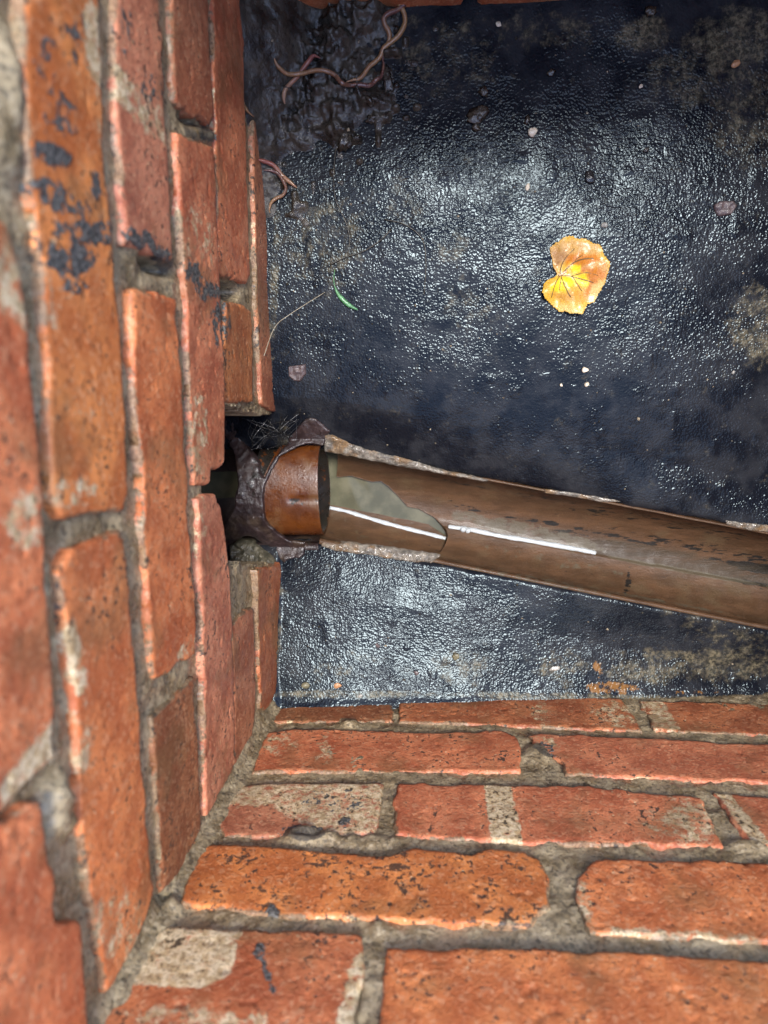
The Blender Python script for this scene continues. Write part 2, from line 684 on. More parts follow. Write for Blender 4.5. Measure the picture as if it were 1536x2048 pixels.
def loc2(frame, px):
    O, U, V, W = frame
    out = []
    for x, y in px:
        p = on_plane(x, y, O, W) - O
        out.append((p @ U, p @ V))
    return np.array(out)


# bed joint levels (world z)
LEV = {'F': H - .637, 'E': H - .5584, 'D': H - .4809, 'C': H - .4047, 'B': H - .3275, 'A': H - .2525, 'Z': H - .177, 'Y': H - .100}
TOP = LEV['Y'] + .004


# ------------------------------------------------------------------ benching shape
c0 = on_z(655, 990, 0.0)
c1 = on_z(1536, 1162, 0.0)
AX_A = np.array([c0[0], c0[1]])
AX_D = np.array([c1[0] - c0[0], c1[1] - c0[1]])
AX_D /= np.linalg.norm(AX_D)
AX_N = np.array([-AX_D[1], AX_D[0]])
PIPE_Y = on_z(560, 992, .04)[1]


def axis_d(x, y):
    """signed distance from the pipe line, which bends gently where the channel starts"""
    k = .012
    run = k * np.logaddexp(0, np.clip((x - AX_A[0]) / k, -40, 400))
    return (y - AX_A[1] - run * AX_D[1] / AX_D[0]) * AX_D[0]


HW = .0465
SLOPE = .008


def bench_z(x, y):
    d = axis_d(x, y)
    eu = np.maximum(d - HW, 0)
    el = np.maximum(-d - HW, 0)
    zu = .040 * eu + .36 * .06 * (1 - np.exp(-eu / .06))
    zl = .10 * el + .95 * el * el
    z = np.where(d > 0, zu, zl)
    P = np.stack([x, y, np.zeros_like(x)], -1)
    far = np.clip((np.abs(d) - HW) / .05, 0, 1)
    z = z + SLOPE * np.clip(x - AX_A[0], 0, 1) - .062 * np.minimum(x - .22, .25) * far
    return z + .0011 * noise3(P, 16, 3) + .00012 * noise3(P, 45, 4)


top_p = on_surf(960, 7, bench_z)
Y_TOP = top_p[1]
X_RIGHT = .64

# mud banked in the far left corner
MUD_PX = [(440, -40), (805, -40), (806, 60), (778, 120), (800, 190), (790, 232), (752, 262), (708, 300), (690, 338), (640, 322), (600, 350), (575, 400),
          (548, 430), (520, 440), (500, 330), (485, 240)]
MUD_XY = np.array([on_surf(x, y, bench_z)[:2] for x, y in MUD_PX])
MUD_XY[0, 0] = MUD_XY[-1, 0] = MUD_XY[-2, 0] = -.03
MUD_XY[-3, 0] = -.03


def mud_h(x, y):
    P = np.stack([x, y, np.zeros_like(x)], -1)
    G = np.stack([x, y], -1)
    sd = poly_sdf(G, MUD_XY) + .020 * fbm(P, 45, 3, 21)
    body = sstep(0, .045, -sd)
    lump = .5 + .5 * fbm(P, 60, 3, 31)
    rdg = 1 - np.abs(noise3(P, 95, 33))
    h = body * (.002 + .017 * lump + .007 * rdg ** 3 + .0045 * fbm(P, 210, 2, 35))
    # bank against the left wall
    zb = np.interp(y, [.40, .46, .502, .526, .592, .66], [-.05, -.005, .072, .092, .128, .14]) - .004
    bank = zb - 1.15 * np.maximum(x, 0) + .004 * fbm(P, 70, 3, 37) - bench_z(x, y)
    k = .006
    hh = np.logaddexp(h / k, bank / k) * k - k * .69
    out = -.0012 + .016 * np.clip(noise3(P, 120, 38) - .32, 0, 1) * np.exp(-np.maximum(sd, 0) / .022)
    hh = np.maximum(hh, h)
    w = sstep(-.004, .004, sd)
    return np.maximum(hh * (1 - w) - .003 * w, np.where(sd > -.01, out, -1))


def surf(x, y):
    return bench_z(x, y) + np.maximum(mud_h(x, y), 0)


def at(x, y):
    return on_surf(x, y, surf)


# ------------------------------------------------------------------ painted marks (pixel-measured, applied to the built surfaces)
def blob_field(px, blobs):
    f = np.zeros(len(px))
    lo_, hi_ = px.min(0), px.max(0)
    for bl in blobs:
        if isinstance(bl[0], (tuple, list)):
            bb = np.array(bl[0])
            b0, b1 = bb.min(0) - bl[2], bb.max(0) + bl[2]
        else:
            rm_ = max(bl[2], bl[3]) * 1.36
            b0, b1 = np.array([bl[0] - rm_, bl[1] - rm_]), np.array([bl[0] + rm_, bl[1] + rm_])
        if (b0 > hi_).any() or (b1 < lo_).any():
            continue
        if isinstance(bl[0], (tuple, list)):
            poly, s, soft = bl[0], bl[1], bl[2]
            d = poly_sdf(px, poly)
            v = s * sstep(soft, -soft, d)
        else:
            cx, cy, rx, ry, ang, s = bl
            a = math.radians(ang)
            dx, dy = px[:, 0] - cx, px[:, 1] - cy
            u = (dx * math.cos(a) + dy * math.sin(a)) / rx
            w = (-dx * math.sin(a) + dy * math.cos(a)) / ry
            v = s * sstep(1.35, .55, np.sqrt(u * u + w * w))
        f = np.maximum(f, v)
    return f


CREAM = [
    (((966, 1560), (1020, 1560), (1048, 1690), (984, 1690)), 1.0, 4),
    (((455, 1560), (775, 1560), (760, 1668), (650, 1668), (590, 1640), (540, 1612), (450, 1616)), .72, 8),
    (1385, 1645, 70, 45, 15, .62), (1330, 1650, 60, 40, 0, .36),
    (((1425, 1580), (1458, 1585), (1545, 1690), (1505, 1690)), .9, 6),
    (((290, 1845), (486, 1850), (462, 1950), (400, 1978), (270, 1970), (230, 1960)), .95, 5),
    (((700, 1930), (735, 1890), (722, 2060), (665, 2060)), .8, 10),
    (430, 2040, 200, 26, 4, .55),
    (1080, 1425, 22, 30, -10, .45), (1230, 1430, 50, 30, 10, .5), (((1270, 1398), (1325, 1398), (1365, 1462), (1305, 1462)), .7, 6),
    (190, 95, 24, 100, -8, .85), (205, 230, 14, 60, 0, .5), (110, 560, 14, 120, 0, .45),
    (152, 1330, 20, 85, -8, .85), (170, 1500, 24, 60, 0, .5), (140, 1450, 20, 50, 0, .4), (240, 1850, 60, 90, -20, .42),
    (25, 560, 40, 100, -15, .62), (50, 1035, 50, 60, 0, .66), (((0, 1570), (104, 1440), (112, 1515), (0, 1618)), .9, 8),
    (((226, 120), (335, 225), (335, 300), (232, 210)), .62, 8),
    (398, 870, 20, 95, -2, .5), (400, 1040, 14, 50, 0, .45), (372, 1300, 14, 40, 30, .5), (400, 480, 30, 80, 0, .36),
    (560, 1488, 40, 22, -20, .45), (650, 1500, 18, 50, 10, .42), (1090, 1490, 30, 26, 0, .5),
    (1163, 1805, 22, 60, -8, .6), (1380, 1872, 190, 12, 3, .66), (1200, 1862, 60, 14, 5, .5), (1040, 1835, 60, 18, 0, .42),
    (180, 810, 60, 30, 20, .3), (150, 990, 60, 40, 0, .46),
]
GRIME = [
    (100, 305, 42, 26, 20, .9), (85, 375, 40, 22, 0, .8), (120, 400, 66, 24, 25, .75), (165, 465, 60, 26, 10, .9), (140, 520, 60, 36, 0, .9),
    (150, 570, 26, 16, 0, .8), (190, 370, 14, 30, 0, .75), (205, 450, 20, 24, 0, .8), (285, 480, 46, 20, 30, .8), (330, 520, 26, 26, 20, .65),
    (385, 545, 16, 26, 0, .8), (415, 580, 30, 24, 30, .8), (395, 262, 46, 20, 20, .7), (95, 130, 30, 60, 0, .45), (120, 230, 40, 60, 0, .48),
    (150, 80, 34, 60, 10, .42), (300, 180, 30, 40, 30, .45), (250, 60, 16, 60, 0, .45), (440, 645, 22, 50, 0, .55),
    (545, 1822, 12, 20, 0, .85), (520, 1905, 14, 18, 0, .8), (535, 1950, 7, 46, -22, .8), (605, 1665, 50, 16, 0, .9), (690, 1645, 12, 14, 0, .9),
    (670, 1600, 80, 26, 0, .38), (1090, 1500, 26, 16, 20, .7), (660, 1370, 0.1, .1, 0, 0), (790, 1410, 0.1, 0.1, 0, 0),
]
CREAM = [c for c in CREAM]
GRIME = [g for g in GRIME if isinstance(g[0], tuple) or g[2] > 1]

ORANGE, RED, MAUVE, BROWN = (.62, .195, .055), (.56, .156, .060), (.50, .178, .096), (.28, .100, .042)


def mixc(a, b, t):
    return tuple(a[i] * (1 - t) + b[i] * t for i in range(3))


brick_id = [0]


def brick(poly, frame, parent, tint=RED, speck=0.0, proud=0.0, res=.0017, depth=.1, chip=.0026, rnd=.0018, tilt=(0, 0)):
    brick_id[0] += 1
    s = brick_id[0]
    chip = chip * (.75 + .9 * random.Random(s).random())
    c = np.mean(poly, 0)

    def hf(uv, sd, P):
        P3 = np.concatenate([uv, np.full((len(uv), 1), s * 1.37)], -1)
        rl = rnd * (.45 + 1.5 * np.clip(.5 + .9 * noise3(P3, 48, s + 21), 0, 1) ** 2)
        e = np.clip(1 + sd / rl, 0, 1)
        drop = rl * (1 - np.sqrt(np.clip(1 - e * e, 0, 1)))
        z = proud - drop * .9 + .0011 * fbm(P3, 22, 2, s) + .00022 * fbm(P3, 160, 2, s + 3)
        z = z + (uv[:, 0] - c[0]) * tilt[0] + (uv[:, 1] - c[1]) * tilt[1]
        # small pits
        pit = np.clip(noise3(P3, 230, s + 9) - .62, 0, 1)
        return z - .0030 * pit

    at_ = {
        'tint': lambda uv, sd, P: np.repeat(np.array([tint]), len(uv), 0),
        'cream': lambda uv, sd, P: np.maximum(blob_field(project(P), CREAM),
                                              sstep(-.0012, -.0001, sd) * .45 * (uv[:, 1] > c[1]) * np.clip(.1 + 1.2 * noise3(np.concatenate([uv, uv[:, :1] * 0 + s], -1), 34, s), 0, 1)),  # upper edge paled as if lit from above
        'smear_shade': lambda uv, sd, P: np.where(uv[:, 1] > c[1], sstep(-.0034, -.0004, sd), sstep(-.0055, .0, sd) * .7) * np.clip(.62 + 1.0 * noise3(np.concatenate([uv, uv[:, :1] * 0 + s], -1), 40, s + 2), 0, 1),
        'grime_shade': lambda uv, sd, P: blob_field(project(P), GRIME),
        'speck': lambda uv, sd, P: np.full(len(uv), speck),
    }
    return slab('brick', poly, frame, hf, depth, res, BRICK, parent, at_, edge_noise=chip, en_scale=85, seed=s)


GAPS = [(322, 533, 34, 12, 24, .022), (464, 582, 20, 15, 20, .035), (84, 1712, 14, 90, -6, .020), (714, 1990, 5, 60, 2, .010), (60, 1628, 30, 12, -20, .012),
        (330, 1800, 10, 14, 0, .006), (382, 240, 20, 8, 25, .008)]
LUMPS = [(615, 1672, 60, 16, 0, .005), (730, 1680, 60, 14, 0, .003), (700, 1445, 16, 10, 0, .004), (770, 1855, 24, 14, 0, .003), (350, 1815, 14, 14, 0, .004), (1075, 1505, 24, 18, 20, .003),
         (90, 1160, 24, 90, 0, .003), (110, 1400, 20, 120, -6, .004), (125, 1620, 26, 70, 0, .006), (1500, 1690, 40, 10, 10, .003), (405, 270, 30, 16, 10, .004), (30, 200, 30, 150, 0, .004)]


def mortar_sheet(name, frame, u0, u1, v0, v1, parent, base=-.0055, res=.0025, hole=None, seed=1, extra=None, depth=.03):
    O, U, V, W = frame
    nu, nv = int((u1 - u0) / res) + 1, int((v1 - v0) / res) + 1
    G = np.stack(np.meshgrid(u0 + np.arange(nu) * res, v0 + np.arange(nv) * res, indexing='ij'), -1)
    sd = np.full((nu, nv), -1.0)
    if hole is not None:
        P3 = np.concatenate([G, np.zeros(G.shape[:-1] + (1,))], -1)
        sd = -poly_sdf(G, hole) + .004 * fbm(P3, 80, 3, 5)
        sd = np.where(sd < -.01, -1.0, sd)
    used, uv, Fq = grid_clip(G, sd, res)
    P3 = np.concatenate([uv, np.full((len(uv), 1), seed * 2.1)], -1)
    h = base + .0022 * fbm(P3, 70, 4, seed) + .0016 * noise3(P3, 22, seed + 4) + .0007 * noise3(P3, 380, seed + 7)
    if extra is not None:
        h = h + extra(uv)
    pxm = project(O + uv[:, :1] * U + uv[:, 1:] * V)
    h = h - blob_field(pxm, GAPS) + blob_field(pxm, LUMPS) * (1 + .5 * noise3(P3, 160, seed + 9))
    P = O + uv[:, :1] * U + uv[:, 1:] * V + h[:, None] * W
    n = len(P)
    bd = boundary(Fq)
    bv = np.unique(bd)
    rm = -np.ones(n, int)
    rm[bv] = np.arange(len(bv)) + n
    allV = np.vstack([P, P[bv] - .11 * W])
    Fa = np.vstack([Fq, np.stack([bd[:, 1], bd[:, 0], rm[bd[:, 0]], rm[bd[:, 1]]], -1)])
    g = blob_field(project(P), GRIME)
    me = mesh_from(name, allV, Fa, {'grime_shade': np.concatenate([g, g[bv]])})
    return link(name, me, MORTAR, parent)


# ------------------------------------------------------------------ ground outside the chamber
def ground():
    R = 30.0
    xi0, xi1, yi0, yi1 = -.012, X_RIGHT + .012, -.012, Y_TOP + .012
    z = TOP + .004
    V = [(-R, -R, z), (R, -R, z), (R, R, z), (-R, R, z), (xi0, yi0, z), (xi1, yi0, z), (xi1, yi1, z), (xi0, yi1, z)]
    Fq = [(0, 1, 5, 4), (1, 2, 6, 5), (2, 3, 7, 6), (3, 0, 4, 7)]
    me = mesh_from('ground', V, Fq, smooth=False)
    o = link('ground', me, mat_plain('grey_paving', (.16, .15, .14), (.26, .25, .23), 40, .7, .002, 0))
    tag(o, 'grey paving around the open drain chamber', None, None, 'structure')


ground()

# ------------------------------------------------------------------ left wall
wall_l = tag(empty('brick_wall', (0, .3, 0)), 'old red brick wall filling the left side, broken open around the drain pipe', 'wall')
HOLE_PX = [(446, 812), (556, 832), (575, 900), (575, 1118), (556, 1130), (452, 1128), (440, 1060), (434, 1010), (412, 990), (410, 962), (432, 940), (442, 880)]
hole_l = loc2(FR_L, HOLE_PX)
hole_l[2:4, 1] = -.08
hole_l = np.vstack([hole_l[:2], [(hole_l[1, 0], -.12)], [(hole_l[4, 0], -.12)], hole_l[4:]])
HOLE2 = None


def fillet_l(uv):
    return np.where(uv[:, 0] < .014, (.014 - uv[:, 0]) * .55, 0)


mortar_sheet('mortar', FR_L, -.02, Y_TOP + .02, -.06, TOP, wall_l, base=-.0034, hole=hole_l, seed=1, extra=fillet_l)

LB = [
    # (pixel outline, tint, speck, proud)
    ([(-40, 430), (2, 445), (38, 560), (50, 640), (60, 780), (78, 1000), (92, 1220), (104, 1400), (106, 1515), (50, 1565), (-10, 1620), (-120, 1650), (-140, 500)], RED, 0, .002),
    ([(-130, 1700), (-10, 1648), (40, 1612), (68, 1606), (84, 1680), (95, 1760), (98, 1835), (148, 1848), (158, 1960), (170, 2100), (-60, 2250), (-140, 2100)], RED, .0, .003),
    ([(42, -30), (198, -30), (206, 150), (209, 290), (224, 480), (238, 650), (250, 820), (254, 990), (246, 1022), (180, 1030), (124, 1038), (106, 1000), (98, 780), (84, 520), (58, 312), (46, 100)], ORANGE, .03, .0005),
    ([(113, 1150), (140, 1100), (200, 1075), (238, 1062), (252, 1160), (262, 1290), (276, 1430), (290, 1612), (305, 1775), (290, 1840), (262, 1900), (212, 1985), (196, 1900), (176, 1790), (157, 1612), (150, 1400), (130, 1270)], mixc(RED, ORANGE, .5), .02, .001),
    ([(226, -220), (310, -220), (319, 0), (325, 195), (341, 460), (345, 525), (300, 512), (250, 490), (245, 430), (232, 234), (229, 60)], MAUVE, .02, .001),
    ([(261, 580), (300, 588), (345, 602), (352, 690), (360, 790), (372, 973), (380, 1100), (386, 1240), (386, 1306), (346, 1336), (306, 1370), (295, 1240), (285, 1090), (270, 817)], mixc(RED, ORANGE, .35), 0, .0015),
    ([(388, 1350), (394, 1450), (399, 1534), (405, 1680), (392, 1715), (324, 1790), (318, 1680), (311, 1573), (304, 1436), (340, 1400)], BROWN, .05, 0),
    ([(337, -140), (410, -140), (415, 0), (423, 236), (416, 250), (385, 232), (358, 218), (349, 200), (342, 60)], mixc(MAUVE, BROWN, .5), .02, .001),
    ([(347, 262), (424, 296), (428, 391), (437, 566), (446, 781), (447, 922), (440, 934), (420, 941), (419, 966), (388, 974), (384, 900), (376, 781), (371, 586), (358, 420)], mixc(RED, MAUVE, .5), .01, .0015),
    ([(392, 1000), (410, 988), (427, 988), (437, 1012), (446, 1058), (456, 1130), (462, 1247), (466, 1442), (467, 1530), (440, 1585), (411, 1632), (408, 1500), (403, 1300), (398, 1130)], MAUVE, .02, .001),
    ([(424, -140), (480, -140), (486, 0), (490, 200), (492, 300), (500, 547), (494, 566), (470, 562), (438, 556), (434, 351), (428, 117)], mixc(MAUVE, RED, .6), .02, 0),
    ([(452, 606), (490, 608), (503, 622), (506, 700), (507, 806), (444, 802), (446, 742), (448, 660)], mixc(BROWN, ORANGE, .4), .02, .0005),
    ([(464, 1250), (484, 1228), (508, 1212), (511, 1300), (511, 1420), (506, 1470), (472, 1532), (469, 1400)], mixc(MAUVE, BROWN, .5), .02, 0),
    ([(505, 240), (524, 250), (530, 400), (540, 560), (550, 700), (560, 800), (556, 828), (522, 810), (516, 694), (511, 573), (507, 400)], mixc(BROWN, MAUVE, .5), .03, .001),
    ([(512, 1140), (560, 1124), (566, 1200), (562, 1300), (556, 1370), (530, 1420), (519, 1420), (518, 1300), (513, 1215)], mixc(RED, BROWN, .6), .03, .001),
]
for poly_px, tint, spk, prd in LB:
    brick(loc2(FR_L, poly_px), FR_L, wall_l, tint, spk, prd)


# unseen upper courses of a wall
def rect(u0, u1, v0, v1):
    return np.array([(u0, v0), (u1, v0), (u1, v1), (u0, v1)])


def course(frame, parent, lo, hi, u0, u1, off, tint=RED, res=.004, j=.006):
    u = u0 - off
    while u < u1:
        a, b_ = max(u + j, u0), min(u + .225 - j, u1)
        if b_ - a > .03:
            t = mixc(tint, random.choice([ORANGE, MAUVE, BROWN]), random.random() * .6)
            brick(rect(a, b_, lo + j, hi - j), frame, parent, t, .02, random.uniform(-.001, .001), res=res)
        u += .225


course(FR_L, wall_l, LEV['Z'], LEV['Y'], 0, Y_TOP, .1)
# course 0 on the left wall behind the camera's frame edge, beyond the two bricks seen
# ------------------------------------------------------------------ bottom wall
wall_b = tag(empty('brick_wall', (.3, 0, 0)), 'wet red brick wall along the bottom edge below the black benching', 'wall')


def fillet_b(uv):
    return np.where(uv[:, 0] > -.012, (uv[:, 0] + .012) * .5, 0)


mortar_sheet('mortar', FR_B, -X_RIGHT - .02, .02, -.03, TOP, wall_b, base=-.0016, seed=2, extra=fillet_b)
BB = [
    ([(543, 1392), (640, 1386), (787, 1388), (785, 1440), (700, 1443), (516, 1442), (528, 1415)], BROWN, .04, 0),
    ([(798, 1388), (1000, 1390), (1243, 1396), (1268, 1430), (1284, 1462), (1200, 1459), (1000, 1450), (798, 1443)], mixc(BROWN, RED, .4), .03, .0005),
    ([(1276, 1400), (1500, 1404), (1745, 1412), (1790, 1485), (1536, 1472), (1307, 1458)], mixc(BROWN, RED, .5), .02, 0),
    ([(535, 1466), (580, 1460), (700, 1461), (860, 1466), (1000, 1464), (1026, 1474), (1042, 1500), (1040, 1543), (900, 1544), (700, 1544), (508, 1544), (512, 1510)], mixc(RED, MAUVE, .3), .03, .001),
    ([(1058, 1474), (1080, 1468), (1300, 1477), (1700, 1496), (1720, 1575), (1400, 1560), (1130, 1549), (1126, 1526), (1064, 1492)], mixc(RED, MAUVE, .5), .02, .001),
    ([(461, 1570), (600, 1567), (768, 1568), (760, 1620), (754, 1668), (620, 1672), (450, 1672), (434, 1650)], mixc(MAUVE, BROWN, .3), .03, .0005),
    ([(795, 1569), (1000, 1570), (1180, 1576), (1303, 1589), (1399, 1598), (1425, 1650), (1448, 1694), (1300, 1690), (1050, 1684), (787, 1672)], mixc(RED, MAUVE, .35), .02, .001),
    ([(1429, 1586), (1600, 1598), (2040, 1612), (2080, 1715), (1700, 1708), (1495, 1690), (1460, 1640)], mixc(RED, MAUVE, .5), .02, .0005),
    ([(404, 1694), (430, 1690), (560, 1702), (700, 1710), (780, 1714), (830, 1698), (890, 1704), (940, 1714), (980, 1700), (1050, 1705), (1078, 1722), (1096, 1762), (1100, 1818), (1080, 1835), (1064, 1855), (900, 1850), (700, 1838), (560, 1836), (356, 1812), (375, 1760)], ORANGE, .10, .002),
    ([(1188, 1720), (1400, 1722), (1560, 1732), (1960, 1750), (1990, 1905), (1700, 1890), (1500, 1882), (1300, 1872), (1180, 1868), (1152, 1800), (1154, 1760)], mixc(RED, ORANGE, .4), .02, .001),
    ([(292, 1858), (400, 1858), (600, 1868), (728, 1875), (724, 1960), (714, 2080), (700, 2240), (560, 2280), (110, 2200), (205, 2010)], mixc(RED, BROWN, .3), .02, .0015),
    ([(776, 1901), (1000, 1902), (1300, 1912), (1560, 1925), (1720, 1935), (1800, 2300), (1300, 2310), (740, 2290), (757, 2060)], mixc(RED, ORANGE, .55), .03, .002),
    ([(1790, 1940), (2300, 1950), (2500, 2330), (1880, 2310)], RED, .02, 0),
]
for poly_px, tint, spk, prd in BB:
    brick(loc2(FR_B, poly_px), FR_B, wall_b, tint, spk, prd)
course(FR_B, wall_b, LEV['A'], LEV['Z'], -X_RIGHT, 0, .05)
course(FR_B, wall_b, LEV['Z'], LEV['Y'], -X_RIGHT, 0, .16)

# ------------------------------------------------------------------ far and right walls (edge of view)
FR_T = (np.array([0, Y_TOP, 0.0]), np.array([1.0, 0, 0]), VZ, np.array([0, -1.0, 0]))
wall_t = tag(empty('brick_wall', (.3, Y_TOP, .06)), 'thin strip of dark red brick wall along the top edge', 'wall')
mortar_sheet('mortar', FR_T, -.02, X_RIGHT + .02, -.03, TOP, wall_t, base=-.006, res=.004, seed=3)
FR_R = (np.array([X_RIGHT, 0, 0.0]), np.array([0, -1.0, 0]), VZ, np.array([-1.0, 0, 0]))
wall_r = tag(empty('brick_wall', (X_RIGHT, .3, 0)), 'red brick wall closing the chamber beyond the right edge', 'wall')
mortar_sheet('mortar', FR_R, -Y_TOP - .02, .02, -.03, TOP, wall_r, base=-.006, res=.004, seed=4)
names = ['F', 'E', 'D', 'C', 'B', 'A', 'Z', 'Y']
for i in range(7):
    course(FR_T, wall_t, LEV[names[i]], LEV[names[i + 1]], 0, X_RIGHT, .112 * (i % 2) + .03, mixc(RED, BROWN, .5))
    course(FR_R, wall_r, LEV[names[i]], LEV[names[i + 1]], -Y_TOP, 0, .112 * (i % 2) + .05)

# ------------------------------------------------------------------ benching
DIRT = [(700, 1388, 200, 9, 0, .7), (1150, 1394, 300, 9, 1, .75), (1450, 1400, 140, 9, 1, .7), (556, 1260, 9, 120, 2, .6), (566, 900, 14, 80, 0, .5), (548, 560, 10, 200, 2, .5), (1290, 70, 70, 40, 0, .75), (1480, 80, 110, 70, 0, .7), (1500, 220, 100, 120, 0, .55), (1380, 160, 120, 60, 0, .5), (880, 110, 140, 90, 0, .40),
        (1100, 60, 160, 40, 0, .42), (1510, 650, 50, 90, 0, .6), (900, 500, 50, 40, 0, .5), (650, 480, 90, 110, 0, .45), (820, 400, 60, 60, 0, .35), (940, 620, 60, 50, 0, .38),
        (1420, 1330, 200, 36, 2, .62), (1300, 1340, 120, 30, 0, .6), (1120, 1335, 60, 40, 0, .5), (920, 1340, 60, 40, 0, .5), (1420, 1220, 140, 50, 12, .38), (570, 960, 30, 60, 0, .3),
        (700, 1330, 80, 30, 0, .36), (1250, 1180, 60, 26, 12, .4), (1480, 1280, 100, 26, 5, .45)]
RUST = [(1225, 1376, 60, 13, 3, .95), (1195, 1340, 14, 20, 0, .7), (1390, 1385, 50, 6, 0, .4)]


def build_benching():
    res = .0016
    x0, x1, y0, y1 = -.095, X_RIGHT + .01, -.008, Y_TOP + .008
    nx, ny = int((x1 - x0) / res) + 1, int((y1 - y0) / res) + 1
    G = np.stack(np.meshgrid(x0 + np.arange(nx) * res, y0 + np.arange(ny) * res, indexing='ij'), -1)
    P3 = np.concatenate([G, np.zeros((nx, ny, 1))], -1)
    d = axis_d(G[..., 0], G[..., 1])
    wob = .0022 * fbm(P3, 45, 3, 51)
    sd = (HW + .0005 + wob * (d > 0) + .6 * wob * (d < 0)) - np.abs(d)
    used, uv, Fq = grid_clip(G, sd, res)
    x, y = uv[:, 0], uv[:, 1]
    Q = np.stack([x, y, np.zeros_like(x)], -1)
    z = bench_z(x, y)
    n5 = noise3(Q, 210, 61)
    n9 = noise3(Q, 110, 62)
    z = z + .00003 * n5 + .00003 * n9 + .0009 * np.clip(noise3(Q, 75, 63) - .66, 0, 1) * 2
    # turned down lip at the channel and small upstand at the walls
    s = np.minimum(sd.reshape(-1)[used], 0)
    z = z - .004 * np.clip(1 + s / .005, 0, 1) ** 2
    wl = .006 + .004 * noise3(Q, 30, 66)
    z = z + .0012 * sstep(1, 0, y / wl) + .003 * sstep(1, 0, np.maximum(x, 0) / wl)
    P = np.stack([x, y, z], -1)
    n = len(P)
    bd = boundary(Fq)
    bv = np.unique(bd)
    rm = -np.ones(n, int)
    rm[bv] = np.arange(len(bv)) + n
    low = P[bv].copy()
    low[:, 2] = -.10
    px = project(P)
    dirt, rust = blob_field(px, DIRT), blob_field(px, RUST)
    me = mesh_from('benching', np.vstack([P, low]), np.vstack([Fq, np.stack([bd[:, 1], bd[:, 0], rm[bd[:, 0]], rm[bd[:, 1]]], -1)]),
                   {'dirt': np.concatenate([dirt, dirt[bv]]), 'rust': np.concatenate([rust, rust[bv]])})
    o = link('benching', me, BENCH)
    tag(o, 'wet black bitumen coated floor sloping to the pipe channel', None, None, 'structure')
    # trench bed under the pipes
    V = [(-.12, 0, -.098), (X_RIGHT, 0, -.098), (X_RIGHT, .4, -.098), (-.12, .4, -.098), (-.1, -.02, .2), (-.1, .4, .2), (-.1, .4, -.1), (-.1, -.02, -.1)]
    me = mesh_from('soil', V, [(0, 1, 2, 3), (4, 5, 6, 7)], {'dry': np.full(8, .4)}, smooth=False)
    tag(link('soil', me, MUD), 'dark soil behind and below the pipes', None, None, 'structure')


build_benching()


def build_mud():
    res = .0014
    lo, hi = MUD_XY.min(0) - .01, MUD_XY.max(0) + .05
    lo[1] -= .04
    lo[0] = max(lo[0], -.02)
    hi[1] = min(hi[1], Y_TOP + .004)
    nx, ny = int((hi[0] - lo[0]) / res) + 1, int((hi[1] - lo[1]) / res) + 1
    G = np.stack(np.meshgrid(lo[0] + np.arange(nx) * res, lo[1] + np.arange(ny) * res, indexing='ij'), -1)
    x, y = G[..., 0], G[..., 1]
    h = mud_h(x.ravel(), y.ravel()).reshape(nx, ny)
    P3 = np.concatenate([G, np.zeros((nx, ny, 1))], -1)
    z = bench_z(x, y) + h - .0008 + .0007 * fbm(P3, 330, 2, 71) * (h > .001)
    keep = h > -.0005
    fk = keep[:-1, :-1] | keep[1:, :-1] | keep[1:, 1:] | keep[:-1, 1:]
    idx = np.arange(nx * ny).reshape(nx, ny)
    Fq = np.stack([idx[:-1, :-1], idx[1:, :-1], idx[1:, 1:], idx[:-1, 1:]], -1)[fk]
    used = np.unique(Fq)
    rm = -np.ones(nx * ny, int)
    rm[used] = np.arange(len(used))
    P = np.stack([x, y, z], -1).reshape(-1, 3)[used]
    dry = sstep(.034, .018, P[:, 0]) * .7
    me = mesh_from('mud', P, rm[Fq], {'dry': dry})
    tag(link('mud', me, MUD), 'lumpy wet black mud heaped in the top left corner', None, None, 'stuff')


build_mud()

# ------------------------------------------------------------------ pipes
CHAN = mat_clay('brown_clay_channel', (.056, .030, .015), (.092, .048, .024), (.34, .6), coat=.05, spec=.22, stretch=((.3, 1.3, 1.3), (0, 0, -math.atan2(AX_D[1], AX_D[0]))))
ORNG = mat_clay('amber_glazed_pipe', (.055, .014, .0025), (.095, .027, .004), (.22, .42), speck=.15, bump=.0008, coat=.25)  # amber lowered to put the opening's shade into the colour
PLUM = mat_clay('plum_clay', (.016, .009, .009), (.034, .020, .019), (.3, .5), speck=.5, bump=.002, coat=.15)
RI = .0455
U3 = np.array([AX_D[0], AX_D[1], 0.0])
N3 = np.array([AX_N[0], AX_N[1], 0.0])


def chan_pt(s, th, r=RI, drop=0.0):
    """s along the axis, th angle from straight down, + towards the upper side"""
    base = np.array([AX_A[0], AX_A[1], 0]) + s[..., None] * U3
    return base + (r * np.sin(th))[..., None] * N3 + (-r * np.cos(th) + SLOPE * s + drop)[..., None] * VZ


def chan_z(x, y, step=.0):
    d = (x - AX_A[0]) * AX_N[0] + (y - AX_A[1]) * AX_N[1]
    sl = (x - AX_A[0]) * AX_D[0] + (y - AX_A[1]) * AX_D[1]
    return -np.sqrt(np.maximum((RI - step) ** 2 - d * d, 1e-9)) + SLOPE * sl


def line_th(px, py):
    p = on_surf(px, py, chan_z)
    q_ = p[:2] - AX_A
    return float(q_ @ AX_D), math.asin(float(q_ @ AX_N) / RI)


